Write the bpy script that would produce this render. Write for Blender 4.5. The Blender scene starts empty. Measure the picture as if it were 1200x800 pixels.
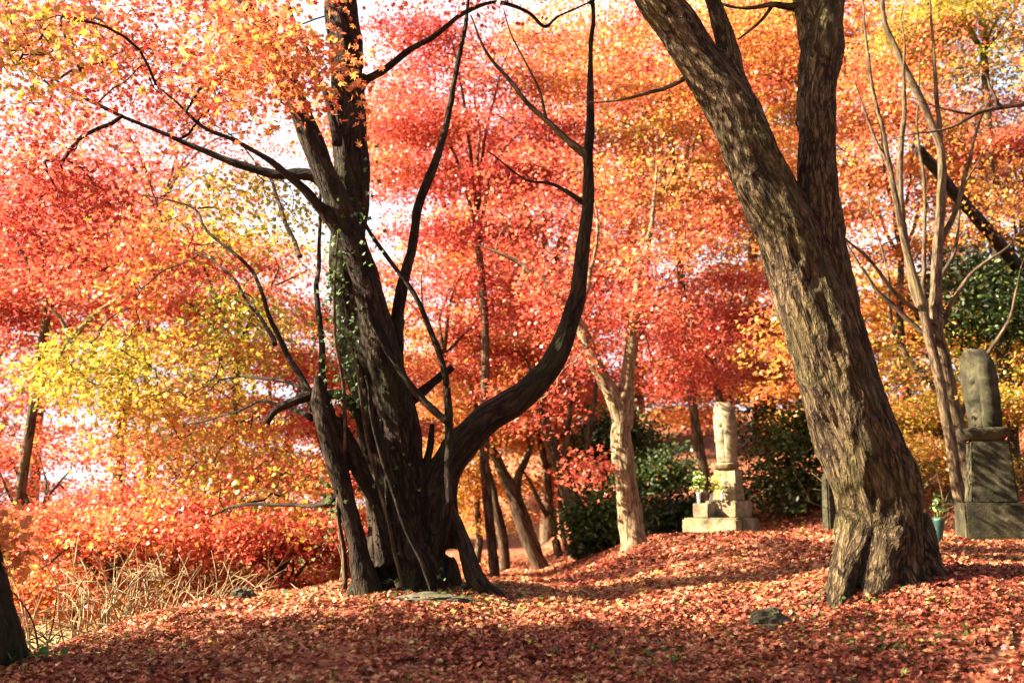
import bpy, math
import numpy as np
from mathutils import Vector

# ------------------------------------------------------------------ camera, sky, sun, exposure
S = bpy.context.scene
COL = S.collection
PI = math.pi
CAM_Z = 1.0
F_PX = 1200.0                       # focal length in pixels of a 1200 px wide frame
HORIZON = 590.0
PITCH = math.atan((HORIZON - 400.0) / F_PX)
SUN_EL = math.radians(34)
SUN_AZ = math.radians(181)          # direction towards the sun, from +X counter-clockwise: the sun stands left of the view

cam_data = bpy.data.cameras.new("camera")
cam = bpy.data.objects.new("camera", cam_data)
COL.objects.link(cam)
cam.location = (0, 0, CAM_Z)
cam.rotation_euler = (PI / 2 + PITCH, 0, 0)
cam_data.sensor_width = 36.0
cam_data.lens = 36.0
cam_data.clip_start = 0.05
cam_data.clip_end = 3000
cam_data.dof.use_dof = True
cam_data.dof.focus_distance = 7.9
cam_data.dof.aperture_fstop = 1.7
S.camera = cam

world = bpy.data.worlds.new("World")
S.world = world
world.use_nodes = True
wn = world.node_tree
bg = wn.nodes["Background"]
sky = wn.nodes.new("ShaderNodeTexSky")
sky.sky_type = 'NISHITA'
sky.sun_disc = False
sky.sun_elevation = SUN_EL
sky.sun_rotation = PI / 2 - SUN_AZ

sky.dust_density = 3.0
sky.air_density = 1.2
sky.ozone_density = 0.6
# added bright veil, whitens the sky only in the view direction
w_tc = wn.nodes.new("ShaderNodeTexCoord")
w_dot = wn.nodes.new("ShaderNodeVectorMath"); w_dot.operation = 'DOT_PRODUCT'
wn.links.new(w_tc.outputs["Generated"], w_dot.inputs[0]); w_dot.inputs[1].default_value = (-0.30, 0.90, -0.15)
w_no = wn.nodes.new("ShaderNodeTexNoise"); w_no.inputs["Scale"].default_value = 3.0; w_no.inputs["Detail"].default_value = 6
wn.links.new(w_tc.outputs["Generated"], w_no.inputs["Vector"])
w_ad = wn.nodes.new("ShaderNodeMath"); w_ad.operation = 'MULTIPLY_ADD'; w_ad.inputs[1].default_value = 0.9
wn.links.new(w_no.outputs["Fac"], w_ad.inputs[0]); wn.links.new(w_dot.outputs["Value"], w_ad.inputs[2])
w_mr = wn.nodes.new("ShaderNodeMapRange"); w_mr.inputs[1].default_value = 0.75; w_mr.inputs[2].default_value = 1.15
wn.links.new(w_ad.outputs[0], w_mr.inputs[0])
w_mx = wn.nodes.new("ShaderNodeMix"); w_mx.data_type = 'RGBA'
wn.links.new(w_mr.outputs[0], w_mx.inputs[0]); wn.links.new(sky.outputs[0], w_mx.inputs[6])
w_mx.inputs[7].default_value = (3.3, 3.5, 4.0, 1)
wn.links.new(w_mx.outputs[2], bg.inputs[0])
bg.inputs[1].default_value = 0.05

sl = bpy.data.lights.new("sun", 'SUN')
sl.energy = 5.0
sl.angle = math.radians(0.5)
sl.color = (1.0, 0.88, 0.70)
sun = bpy.data.objects.new("sun", sl)
COL.objects.link(sun)
sdir = Vector((math.cos(SUN_EL) * math.cos(SUN_AZ), math.cos(SUN_EL) * math.sin(SUN_AZ), math.sin(SUN_EL)))
sun.rotation_euler = sdir.to_track_quat('Z', 'Y').to_euler()
sun.location = (-30, 8, 25)

S.view_settings.view_transform = 'Standard'
S.view_settings.look = 'None'
S.view_settings.gamma = 1.0
S.view_settings.use_curve_mapping = False
S.view_settings.exposure = 2.95
S.view_settings.use_white_balance = True
S.view_settings.white_balance_temperature = 7050
S.cycles.max_bounces = 5
S.cycles.diffuse_bounces = 2
S.cycles.glossy_bounces = 2
S.cycles.transmission_bounces = 5
S.cycles.transparent_max_bounces = 4
S.cycles.caustics_reflective = False
S.cycles.caustics_refractive = False
S.cycles.use_denoising = True

# ------------------------------------------------------------------ helpers
RNG = np.random.default_rng(7)
CP, SP = math.cos(PITCH), math.sin(PITCH)

def at(px, py, d):
    """photo pixel -> world point at distance d (world y)"""
    u = (px - 600.0) / F_PX
    v = (400.0 - py) / F_PX
    y = CP - SP * v
    z = SP + CP * v
    k = d / y
    return np.array([u * k, d, CAM_Z + z * k])

def smooth(t, a, b):
    t = np.clip((np.asarray(t, float) - a) / (b - a), 0, 1)
    return t * t * (3 - 2 * t)

def _hash(ix, iy, iz, seed):
    h = (ix * 374761393 + iy * 668265263 + iz * 2147483647 + seed * 1274126177) & 0xFFFFFFFF
    h = ((h ^ (h >> 13)) * 1274126177) & 0xFFFFFFFF
    h = (h ^ (h >> 16)) & 0xFFFFFFFF
    return h / 4294967295.0

def noise3(p, seed=0):
    p = np.asarray(p, float)
    i = np.floor(p).astype(np.int64)
    f = p - i
    f = f * f * (3 - 2 * f)
    out = 0
    for dx in (0, 1):
        wx = f[:, 0] if dx else 1 - f[:, 0]
        for dy in (0, 1):
            wy = f[:, 1] if dy else 1 - f[:, 1]
            for dz in (0, 1):
                wz = f[:, 2] if dz else 1 - f[:, 2]
                out = out + wx * wy * wz * _hash(i[:, 0] + dx, i[:, 1] + dy, i[:, 2] + dz, seed)
    return out * 2 - 1

def fbm(p, seed=0, octaves=4):
    p = np.asarray(p, float)
    a, out = 1.0, 0
    for k in range(octaves):
        out = out + a * noise3(p * 2 ** k, seed + k)
        a *= 0.5
    return out

def mesh_from(name, verts, faces_by_n, attrs=None, smooth_shade=False):
    """faces_by_n: list of int arrays (M, n)"""
    me = bpy.data.meshes.new(name)
    verts = np.asarray(verts, np.float32)
    me.vertices.add(len(verts))
    me.vertices.foreach_set("co", verts.ravel())
    loops = np.concatenate([np.asarray(f, np.int32).ravel() for f in faces_by_n])
    sizes = np.concatenate([np.full(len(f), np.asarray(f).shape[1], np.int32) for f in faces_by_n])
    starts = np.concatenate([[0], np.cumsum(sizes)[:-1]]).astype(np.int32)
    me.loops.add(len(loops))
    me.loops.foreach_set("vertex_index", loops)
    me.polygons.add(len(sizes))
    me.polygons.foreach_set("loop_start", starts)
    if smooth_shade:
        me.polygons.foreach_set("use_smooth", np.ones(len(sizes), bool))
    me.update(calc_edges=True)
    for k, v in (attrs or {}).items():
        v = np.asarray(v, np.float32)
        if v.ndim == 1:
            a = me.attributes.new(k, 'FLOAT', 'POINT')
            a.data.foreach_set("value", v)
        else:
            a = me.attributes.new(k, 'FLOAT_VECTOR', 'POINT')
            a.data.foreach_set("vector", v.ravel())
    return me

def obj(name, me, mat=None, parent=None):
    o = bpy.data.objects.new(name, me)
    COL.objects.link(o)
    if mat is not None:
        me.materials.clear()
        me.materials.append(mat)
    if parent is not None:
        o.parent = parent
        o.matrix_parent_inverse.identity()
    return o

def tag(o, label=None, cat=None, group=None, kind=None):
    if label: o["label"] = label
    if cat: o["category"] = cat
    if group: o["group"] = group
    if kind: o["kind"] = kind
    return o

def thing(name, label, cat, loc=(0, 0, 0), group=None):
    o = bpy.data.objects.new(name, None)
    COL.objects.link(o)
    o.location = loc
    o.empty_display_size = 0.2
    return tag(o, label, cat, group)

# ---- ground height
def g(x, y):
    x = np.asarray(x, float); y = np.asarray(y, float)
    xr = np.interp(y, [0, 5, 6, 7.5, 9, 10, 12, 16, 22, 40], [-4.4, -3.9, -3.3, -2.8, -2.1, -1.5, -1.0, -0.9, -1.2, -4])
    base = 0.24 * smooth(y, 4.6, 8.6) - 0.42 * smooth(y, 9.5, 17)
    xp = np.interp(y, [0, 5, 9, 13, 18], [1.5, 1.0, 0.3, 0.25, 0.2])
    wd = 3.1 - 1.2 * smooth(y, 8.0, 12.0)
    mound = smooth((x - xp) / wd, 0.02, 1.0)
    mh = 0.32 * smooth(y, 4.2, 7.5) + 0.26 * smooth(y, 9, 14)
    z = base + mh * mound
    s = xr - x
    drop = 0.5 * (np.sqrt(s * s + 0.12) + s) / 2
    drop = 6.0 * np.tanh(drop / 6.0)
    z = z - drop
    q = (x - 4.8) * 0.7 + (y - 15.0) * 0.45
    q = np.where(x > 2.0, q, q - (2.0 - x) * 2)
    rise = 0.35 * (np.sqrt(q * q + 0.4) + q) / 2
    z = z + 6 * np.tanh(rise / 6)
    z = z + 0.10 * np.exp(-((x + 0.85) ** 2 + (y - 8.4) ** 2) / 0.7) + 0.03 * np.exp(-((x - 2.7) ** 2 + (y - 7.5) ** 2) / 0.5)
    p = np.stack([x.ravel(), y.ravel(), np.zeros(x.size)], 1)
    n = 0.035 * noise3(p * 0.9, 3) + 0.018 * noise3(p * 2.7, 5)
    return z + n.reshape(x.shape)

def gz(x, y):
    return float(g(np.array([x]), np.array([y]))[0])

# ------------------------------------------------------------------ materials
def newmat(name):
    m = bpy.data.materials.new(name)
    m.use_nodes = True
    nt = m.node_tree
    for n in list(nt.nodes):
        nt.nodes.remove(n)
    out = nt.nodes.new("ShaderNodeOutputMaterial")
    return m, nt, out

def nd(nt, typ, **kw):
    n = nt.nodes.new(typ)
    for k, v in kw.items():
        setattr(n, k, v)
    return n

def ramp(nt, stops, interp='LINEAR'):
    r = nt.nodes.new("ShaderNodeValToRGB")
    r.color_ramp.interpolation = interp
    el = r.color_ramp.elements
    while len(el) > 1:
        el.remove(el[-1])
    el[0].position, el[0].color = stops[0][0], (*stops[0][1], 1)
    for p, c in stops[1:]:
        e = el.new(p)
        e.color = (*c, 1)
    return r

def mixc(nt, a, b, fac, blend='MIX'):
    m = nt.nodes.new("ShaderNodeMix")
    m.data_type = 'RGBA'
    m.blend_type = blend
    for sock, v in ((m.inputs[0], fac), (m.inputs[6], a), (m.inputs[7], b)):
        if isinstance(v, (int, float)):
            sock.default_value = v
        elif isinstance(v, tuple):
            sock.default_value = (*v, 1) if len(v) == 3 else v
        else:
            nt.links.new(v, sock)
    return m.outputs[2]

def leaf_material(name, stops, translucency=0.5, gloss=0.05, rough=0.42):
    m, nt, out = newmat(name)
    a = nd(nt, "ShaderNodeAttribute", attribute_name="hue")
    r = ramp(nt, stops)
    nt.links.new(a.outputs["Fac"], r.inputs[0])
    v = nd(nt, "ShaderNodeAttribute", attribute_name="val")
    vm = nd(nt, "ShaderNodeMapRange")
    vm.inputs[3].default_value = 0.72
    vm.inputs[4].default_value = 1.22
    nt.links.new(v.outputs["Fac"], vm.inputs[0])
    c = mixc(nt, r.outputs[0], vm.outputs[0], 1.0, 'MULTIPLY')
    d = nd(nt, "ShaderNodeBsdfDiffuse")
    t = nd(nt, "ShaderNodeBsdfTranslucent")
    nt.links.new(c, d.inputs[0]); nt.links.new(c, t.inputs[0])
    mx = nd(nt, "ShaderNodeMixShader")
    mx.inputs[0].default_value = translucency
    nt.links.new(d.outputs[0], mx.inputs[1]); nt.links.new(t.outputs[0], mx.inputs[2])
    gl = nd(nt, "ShaderNodeBsdfGlossy")
    gl.inputs["Roughness"].default_value = rough
    gl.inputs["Color"].default_value = (1, 1, 1, 1)
    m2 = nd(nt, "ShaderNodeMixShader")
    m2.inputs[0].default_value = gloss
    nt.links.new(mx.outputs[0], m2.inputs[1]); nt.links.new(gl.outputs[0], m2.inputs[2])
    nt.links.new(m2.outputs[0], out.inputs[0])
    return m

MAPLE = leaf_material("maple_leaf", [
    (0.00, (0.24, 0.014, 0.016)),
    (0.18, (0.46, 0.056, 0.048)),
    (0.36, (0.53, 0.125, 0.068)),
    (0.55, (0.56, 0.230, 0.070)),
    (0.72, (0.56, 0.350, 0.055)),
    (0.86, (0.37, 0.310, 0.040)),
    (1.00, (0.13, 0.165, 0.022))], 0.55, 0.03)
EVERGREEN = leaf_material("evergreen_leaf", [
    (0.0, (0.010, 0.022, 0.008)), (0.5, (0.024, 0.050, 0.014)), (1.0, (0.08, 0.12, 0.025))], 0.25, 0.025, 0.45)
IVY = leaf_material("ivy_leaf", [
    (0.0, (0.02, 0.055, 0.012)), (1.0, (0.07, 0.14, 0.02))], 0.3, 0.015, 0.5)
LITTER = leaf_material("fallen_leaf", [
    (0.00, (0.050, 0.012, 0.007)),
    (0.22, (0.150, 0.026, 0.014)),
    (0.45, (0.290, 0.058, 0.030)),
    (0.65, (0.430, 0.155, 0.080)),
    (0.84, (0.540, 0.290, 0.155)),
    (0.95, (0.400, 0.290, 0.060)),
    (1.00, (0.180, 0.190, 0.035))], 0.15, 0.025, 0.5)

def bark_material(name, dark, mid, light, moss=(0.08, 0.085, 0.02), moss_amt=0.35, scale=14.0, bump=0.9, depth=0.02):
    m, nt, out = newmat(name)
    a = nd(nt, "ShaderNodeAttribute", attribute_name="bark")
    def noise(sc, det, rough, dist=0.0):
        n = nd(nt, "ShaderNodeTexNoise"); n.inputs["Scale"].default_value = sc
        n.inputs["Detail"].default_value = det; n.inputs["Roughness"].default_value = rough
        n.inputs["Distortion"].default_value = dist
        nt.links.new(a.outputs["Vector"], n.inputs["Vector"])
        return n
    def math_(op, x, y):
        n = nd(nt, "ShaderNodeMath"); n.operation = op
        for k, v in ((0, x), (1, y)):
            if v is None: continue
            if isinstance(v, (int, float)): n.inputs[k].default_value = v
            else: nt.links.new(v, n.inputs[k])
        return n.outputs[0]
    def crease(n, width):
        q = math_('ABSOLUTE', math_('SUBTRACT', n.outputs["Fac"], 0.5), None)
        m_ = nd(nt, "ShaderNodeMapRange"); m_.inputs[2].default_value = width; m_.interpolation_type = 'SMOOTHSTEP'
        nt.links.new(q, m_.inputs[0])
        return m_.outputs[0]
    n1 = noise(scale * 1.1, 3, 0.5, 0.5)
    n3 = noise(scale * 2.6, 4, 0.6, 0.3)
    n4 = noise(scale * 7.0, 4, 0.7)
    c1 = crease(n1, 0.085); c2 = crease(n3, 0.12)
    hsum = math_('ADD', math_('MULTIPLY', c1, 0.38), math_('MULTIPLY', c2, 0.30))
    hsum = math_('ADD', hsum, math_('MULTIPLY', n4.outputs["Fac"], 0.42))
    hs = nd(nt, "ShaderNodeMath"); hs.operation = 'MULTIPLY'; hs.inputs[1].default_value = 0.95
    nt.links.new(hsum, hs.inputs[0])
    r = ramp(nt, [(0.12, dark), (0.5, mid), (0.85, light)])
    nt.links.new(hs.outputs[0], r.inputs[0])
    geo = nd(nt, "ShaderNodeNewGeometry")
    n2 = nd(nt, "ShaderNodeTexNoise"); n2.inputs["Scale"].default_value = 2.3; n2.inputs["Detail"].default_value = 5
    nt.links.new(geo.outputs["Position"], n2.inputs["Vector"])
    mr = nd(nt, "ShaderNodeMapRange"); mr.inputs[1].default_value = 0.5; mr.inputs[2].default_value = 0.68
    mr.inputs[4].default_value = moss_amt
    nt.links.new(n2.outputs["Fac"], mr.inputs[0])
    c = mixc(nt, r.outputs[0], moss, mr.outputs[0])
    bs = nd(nt, "ShaderNodeBsdfPrincipled")
    nt.links.new(c, bs.inputs["Base Color"])
    bs.inputs["Roughness"].default_value = 0.9
    bs.inputs["Specular IOR Level"].default_value = 0.15
    bp = nd(nt, "ShaderNodeBump"); bp.inputs["Strength"].default_value = bump; bp.inputs["Distance"].default_value = depth
    nt.links.new(hs.outputs[0], bp.inputs["Height"])
    nt.links.new(bp.outputs[0], bs.inputs["Normal"])
    nt.links.new(bs.outputs[0], out.inputs[0])
    return m

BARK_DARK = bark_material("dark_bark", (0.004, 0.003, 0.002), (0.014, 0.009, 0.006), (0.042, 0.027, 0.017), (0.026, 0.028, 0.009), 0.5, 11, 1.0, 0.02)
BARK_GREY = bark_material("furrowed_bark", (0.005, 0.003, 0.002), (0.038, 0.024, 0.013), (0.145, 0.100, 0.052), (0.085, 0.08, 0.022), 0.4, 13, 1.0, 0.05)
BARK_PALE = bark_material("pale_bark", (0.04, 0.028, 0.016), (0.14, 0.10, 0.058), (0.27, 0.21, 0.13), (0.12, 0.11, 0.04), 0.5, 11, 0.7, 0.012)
BARK_FAR = bark_material("brown_bark", (0.012, 0.008, 0.006), (0.06, 0.038, 0.024), (0.14, 0.095, 0.06), (0.07, 0.07, 0.025), 0.4, 9, 0.8, 0.02)
BARK_STEM = bark_material("stem_bark", (0.016, 0.010, 0.007), (0.065, 0.043, 0.026), (0.15, 0.108, 0.065), (0.09, 0.08, 0.03), 0.4, 11, 0.7, 0.012)
DEADWOOD = bark_material("grey_deadwood", (0.005, 0.005, 0.005), (0.012, 0.012, 0.012), (0.034, 0.034, 0.034), (0.04, 0.04, 0.03), 0.2, 12, 0.8, 0.012)
STRAW = bark_material("dry_stem", (0.10, 0.07, 0.035), (0.22, 0.165, 0.09), (0.34, 0.27, 0.16), (0.15, 0.15, 0.04), 0.2, 20, 0.3, 0.004)

def stone_material(name, c0, c1, c2, lichen):
    m, nt, out = newmat(name)
    geo = nd(nt, "ShaderNodeNewGeometry")
    n1 = nd(nt, "ShaderNodeTexNoise"); n1.inputs["Scale"].default_value = 4.0; n1.inputs["Detail"].default_value = 8; n1.inputs["Roughness"].default_value = 0.7
    n2 = nd(nt, "ShaderNodeTexNoise"); n2.inputs["Scale"].default_value = 60.0; n2.inputs["Detail"].default_value = 4
    n3 = nd(nt, "ShaderNodeTexNoise"); n3.inputs["Scale"].default_value = 7.0; n3.inputs["Detail"].default_value = 5
    for n in (n1, n2, n3):
        nt.links.new(geo.outputs["Position"], n.inputs["Vector"])
    r = ramp(nt, [(0.36, c0), (0.5, c1), (0.64, c2)])
    nt.links.new(n1.outputs["Fac"], r.inputs[0])
    mr = nd(nt, "ShaderNodeMapRange"); mr.inputs[1].default_value = 0.55; mr.inputs[2].default_value = 0.66; mr.inputs[4].default_value = 0.6
    nt.links.new(n3.outputs["Fac"], mr.inputs[0])
    c = mixc(nt, r.outputs[0], lichen, mr.outputs[0])
    bs = nd(nt, "ShaderNodeBsdfPrincipled")
    nt.links.new(c, bs.inputs["Base Color"]); bs.inputs["Roughness"].default_value = 0.9
    bs.inputs["Specular IOR Level"].default_value = 0.2
    ad = nd(nt, "ShaderNodeMath"); ad.operation = 'ADD'
    nt.links.new(n1.outputs["Fac"], ad.inputs[0]); nt.links.new(n2.outputs["Fac"], ad.inputs[1])
    bp = nd(nt, "ShaderNodeBump"); bp.inputs["Strength"].default_value = 0.5; bp.inputs["Distance"].default_value = 0.01
    nt.links.new(ad.outputs[0], bp.inputs["Height"]); nt.links.new(bp.outputs[0], bs.inputs["Normal"])
    nt.links.new(bs.outputs[0], out.inputs[0])
    return m

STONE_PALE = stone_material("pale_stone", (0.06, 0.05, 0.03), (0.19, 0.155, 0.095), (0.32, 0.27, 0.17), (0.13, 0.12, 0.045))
STONE_MOSS_SHADED = stone_material("shaded_mossy_stone", (0.009, 0.008, 0.005), (0.027, 0.024, 0.013), (0.065, 0.060, 0.034), (0.030, 0.034, 0.010))  # greenish stone, with the right statue's shade put into its dark colour
STONE_ROCK = stone_material("mossy_rock", (0.02, 0.018, 0.013), (0.05, 0.042, 0.028), (0.11, 0.095, 0.065), (0.07, 0.085, 0.015))

def plain(name, col, rough=0.5):
    m, nt, out = newmat(name)
    geo = nd(nt, "ShaderNodeNewGeometry")
    n1 = nd(nt, "ShaderNodeTexNoise"); n1.inputs["Scale"].default_value = 25.0
    nt.links.new(geo.outputs["Position"], n1.inputs["Vector"])
    r = ramp(nt, [(0.3, tuple(c * 0.8 for c in col)), (0.7, tuple(min(1, c * 1.15) for c in col))])
    nt.links.new(n1.outputs["Fac"], r.inputs[0])
    bs = nd(nt, "ShaderNodeBsdfPrincipled"); bs.inputs["Roughness"].default_value = rough
    nt.links.new(r.outputs[0], bs.inputs["Base Color"])
    nt.links.new(bs.outputs[0], out.inputs[0])
    return m

VASE_WHITE = plain("white_glaze", (0.62, 0.66, 0.66), 0.3)
VASE_TEAL = plain("teal_glaze", (0.008, 0.045, 0.038), 0.4)

def ground_material():
    m, nt, out = newmat("leaf_covered_soil")
    geo = nd(nt, "ShaderNodeNewGeometry")
    def noise(sc, det=5, rough=0.6):
        n = nd(nt, "ShaderNodeTexNoise"); n.inputs["Scale"].default_value = sc
        n.inputs["Detail"].default_value = det; n.inputs["Roughness"].default_value = rough
        nt.links.new(geo.outputs["Position"], n.inputs["Vector"]); return n
    big = noise(0.8); fine = noise(14, 6, 0.7)
    vo = nd(nt, "ShaderNodeTexVoronoi"); vo.inputs["Scale"].default_value = 17
    nt.links.new(geo.outputs["Position"], vo.inputs["Vector"])
    sep = nd(nt, "ShaderNodeSeparateColor"); nt.links.new(vo.outputs["Color"], sep.inputs[0])
    r = ramp(nt, [(0.0, (0.04, 0.012, 0.008)), (0.3, (0.12, 0.028, 0.017)), (0.55, (0.24, 0.065, 0.034)), (0.8, (0.32, 0.14, 0.07)), (1.0, (0.34, 0.20, 0.09))])
    nt.links.new(sep.outputs[0], r.inputs[0])
    r2 = ramp(nt, [(0.35, (0.06, 0.03, 0.016)), (0.6, (0.22, 0.060, 0.032))])
    nt.links.new(fine.outputs["Fac"], r2.inputs[0])
    c = mixc(nt, r.outputs[0], r2.outputs[0], 0.45)
    # far from the path edge on the left bank the soil turns to dry grass
    sp = nd(nt, "ShaderNodeSeparateXYZ"); nt.links.new(geo.outputs["Position"], sp.inputs[0])
    zr = nd(nt, "ShaderNodeMapRange"); zr.inputs[1].default_value = -0.25; zr.inputs[2].default_value = -0.9
    nt.links.new(sp.outputs[2], zr.inputs[0])
    r3 = ramp(nt, [(0.3, (0.10, 0.08, 0.03)), (0.6, (0.17, 0.12, 0.05))])
    nt.links.new(big.outputs["Fac"], r3.inputs[0])
    c = mixc(nt, c, r3.outputs[0], zr.outputs[0])
    bs = nd(nt, "ShaderNodeBsdfPrincipled"); bs.inputs["Roughness"].default_value = 0.9
    bs.inputs["Specular IOR Level"].default_value = 0.15
    nt.links.new(c, bs.inputs["Base Color"])
    bp = nd(nt, "ShaderNodeBump"); bp.inputs["Strength"].default_value = 1.0; bp.inputs["Distance"].default_value = 0.03
    nt.links.new(sep.outputs[1], bp.inputs["Height"]); nt.links.new(bp.outputs[0], bs.inputs["Normal"])
    nt.links.new(bs.outputs[0], out.inputs[0])
    return m

# ------------------------------------------------------------------ ground sheet
def axis(lo, hi, step, far, growth=1.16):
    a = list(np.arange(lo, hi + 1e-6, step))
    s = step; v = hi
    while v < far:
        s *= growth; v += s; a.append(v)
    s = step; v = lo
    while v > -far:
        s *= growth; v -= s; a.insert(0, v)
    return np.array(a)
gx = axis(-5, 8, 0.09, 900)
gy = axis(3.5, 19, 0.09, 900)
GX, GY = np.meshgrid(gx, gy)
GZ = g(GX, GY)
nx, ny = len(gx), len(gy)
idx = np.arange(nx * ny).reshape(ny, nx)
quads = np.stack([idx[:-1, :-1], idx[:-1, 1:], idx[1:, 1:], idx[1:, :-1]], -1).reshape(-1, 4)
ground = obj("ground", mesh_from("ground", np.stack([GX, GY, GZ], -1).reshape(-1, 3), [quads], smooth_shade=True), ground_material())
tag(ground, kind="structure")

# ------------------------------------------------------------------ tubes
def frames(P):
    """P (L,K,3) -> tangents, u, v"""
    T = np.gradient(P, axis=1)
    T /= np.linalg.norm(T, axis=2, keepdims=True) + 1e-9
    ref = np.where(np.abs(T[..., 2:3]) > 0.9, np.array([1.0, 0, 0]), np.array([0, 0, 1.0]))
    ref = np.broadcast_to(ref[:, :1], T.shape) * 1.0
    U = ref - T * np.sum(ref * T, axis=2, keepdims=True)
    bad = np.linalg.norm(U, axis=2, keepdims=True) < 0.15
    U = np.where(bad, np.cross(T, np.array([0, 1.0, 0.1])), U)
    U /= np.linalg.norm(U, axis=2, keepdims=True) + 1e-9
    V = np.cross(T, U)
    return T, U, V

def tube_batch(P, R, m, lump=0.0, seed=0):
    """L tubes of K points. Returns verts, quads, caps (ngons of m), bark coords"""
    L, K, _ = P.shape
    T, U, V = frames(P)
    th = np.arange(m) / m * 2 * PI
    c, s = np.cos(th), np.sin(th)
    rr = np.repeat(R[:, :, None], m, 2)
    seg = np.linalg.norm(np.diff(P, axis=1), axis=2)
    arc = np.concatenate([np.zeros((L, 1)), np.cumsum(seg, 1)], 1)
    B = np.stack([rr * c, rr * s, np.repeat(arc[:, :, None] * 0.2, m, 2) + np.arange(L)[:, None, None] * 1.37], -1)
    if lump:
        q = B.reshape(-1, 3) * np.array([3.0, 3.0, 6.0]) / max(0.02, float(R.max()))
        rr = rr * (1 + lump * noise3(q, seed).reshape(rr.shape))
    verts = P[:, :, None] + U[:, :, None] * (rr * c)[..., None] + V[:, :, None] * (rr * s)[..., None]
    base = np.arange(L * K * m).reshape(L, K, m)
    a = base[:, :-1]; b = np.roll(base, -1, 2)[:, :-1]
    d = base[:, 1:]; e = np.roll(base, -1, 2)[:, 1:]
    quads = np.stack([a, b, e, d], -1).reshape(-1, 4)
    caps = np.concatenate([base[:, 0, ::-1].reshape(-1, m), base[:, -1].reshape(-1, m)])
    return verts.reshape(-1, 3), quads, caps, B.reshape(-1, 3)

def catmull(P, n):
    P = np.asarray(P, float)
    Q = np.vstack([2 * P[0] - P[1], P, 2 * P[-1] - P[-2]])
    k = len(P) - 1
    t = np.linspace(0, k, n)
    i = np.clip(np.floor(t).astype(int), 0, k - 1)
    f = (t - i)[:, None]
    p0, p1, p2, p3 = Q[i], Q[i + 1], Q[i + 2], Q[i + 3]
    return 0.5 * ((2 * p1) + (-p0 + p2) * f + (2 * p0 - 5 * p1 + 4 * p2 - p3) * f ** 2 + (-p0 + 3 * p1 - 3 * p2 + p3) * f ** 3)

def chain_px(pts, d0, dslope=0.0):
    """[(px,py,width_px[,d])] -> (n,4): world xyz + radius"""
    out = []
    for p in pts:
        d = p[3] if len(p) > 3 else d0
        out.append(np.append(at(p[0], p[1], d), 0.5 * p[2] * d / F_PX))
    return np.array(out)

def resample(ch, step=None, n=None):
    ln = np.sum(np.linalg.norm(np.diff(ch[:, :3], axis=0), axis=1))
    if n is None:
        n = max(3, int(ln / step) + 1)
    r = catmull(ch, n)
    r[:, 3] = np.maximum(r[:, 3], 0.0015)
    return r

def wobble(c, amt, seed, freq=3.0):
    q = c[:, :3]
    n = np.stack([noise3(q * freq + k * 17.3, seed + k) for k in range(3)], 1)
    w = np.ones(len(c)); w[0] = 0
    c = c.copy()
    c[:, :3] += n * amt * w[:, None]
    return c

def tube_mesh(name, chains, m=10, step=0.08, lump=0.08, seed=0):
    vs, qs, cs, bs, off = [], [], [], [], 0
    for i, ch in enumerate(chains):
        c = resample(ch, step)
        v, q, cp, b = tube_batch(c[None, :, :3], c[None, :, 3], m, lump, seed + i)
        vs.append(v); qs.append(q + off); cs.append(cp + off); bs.append(b + i * 3.1); off += len(v)
    return mesh_from(name, np.concatenate(vs), [np.concatenate(qs), np.concatenate(cs)], {"bark": np.concatenate(bs)}, True)

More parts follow.
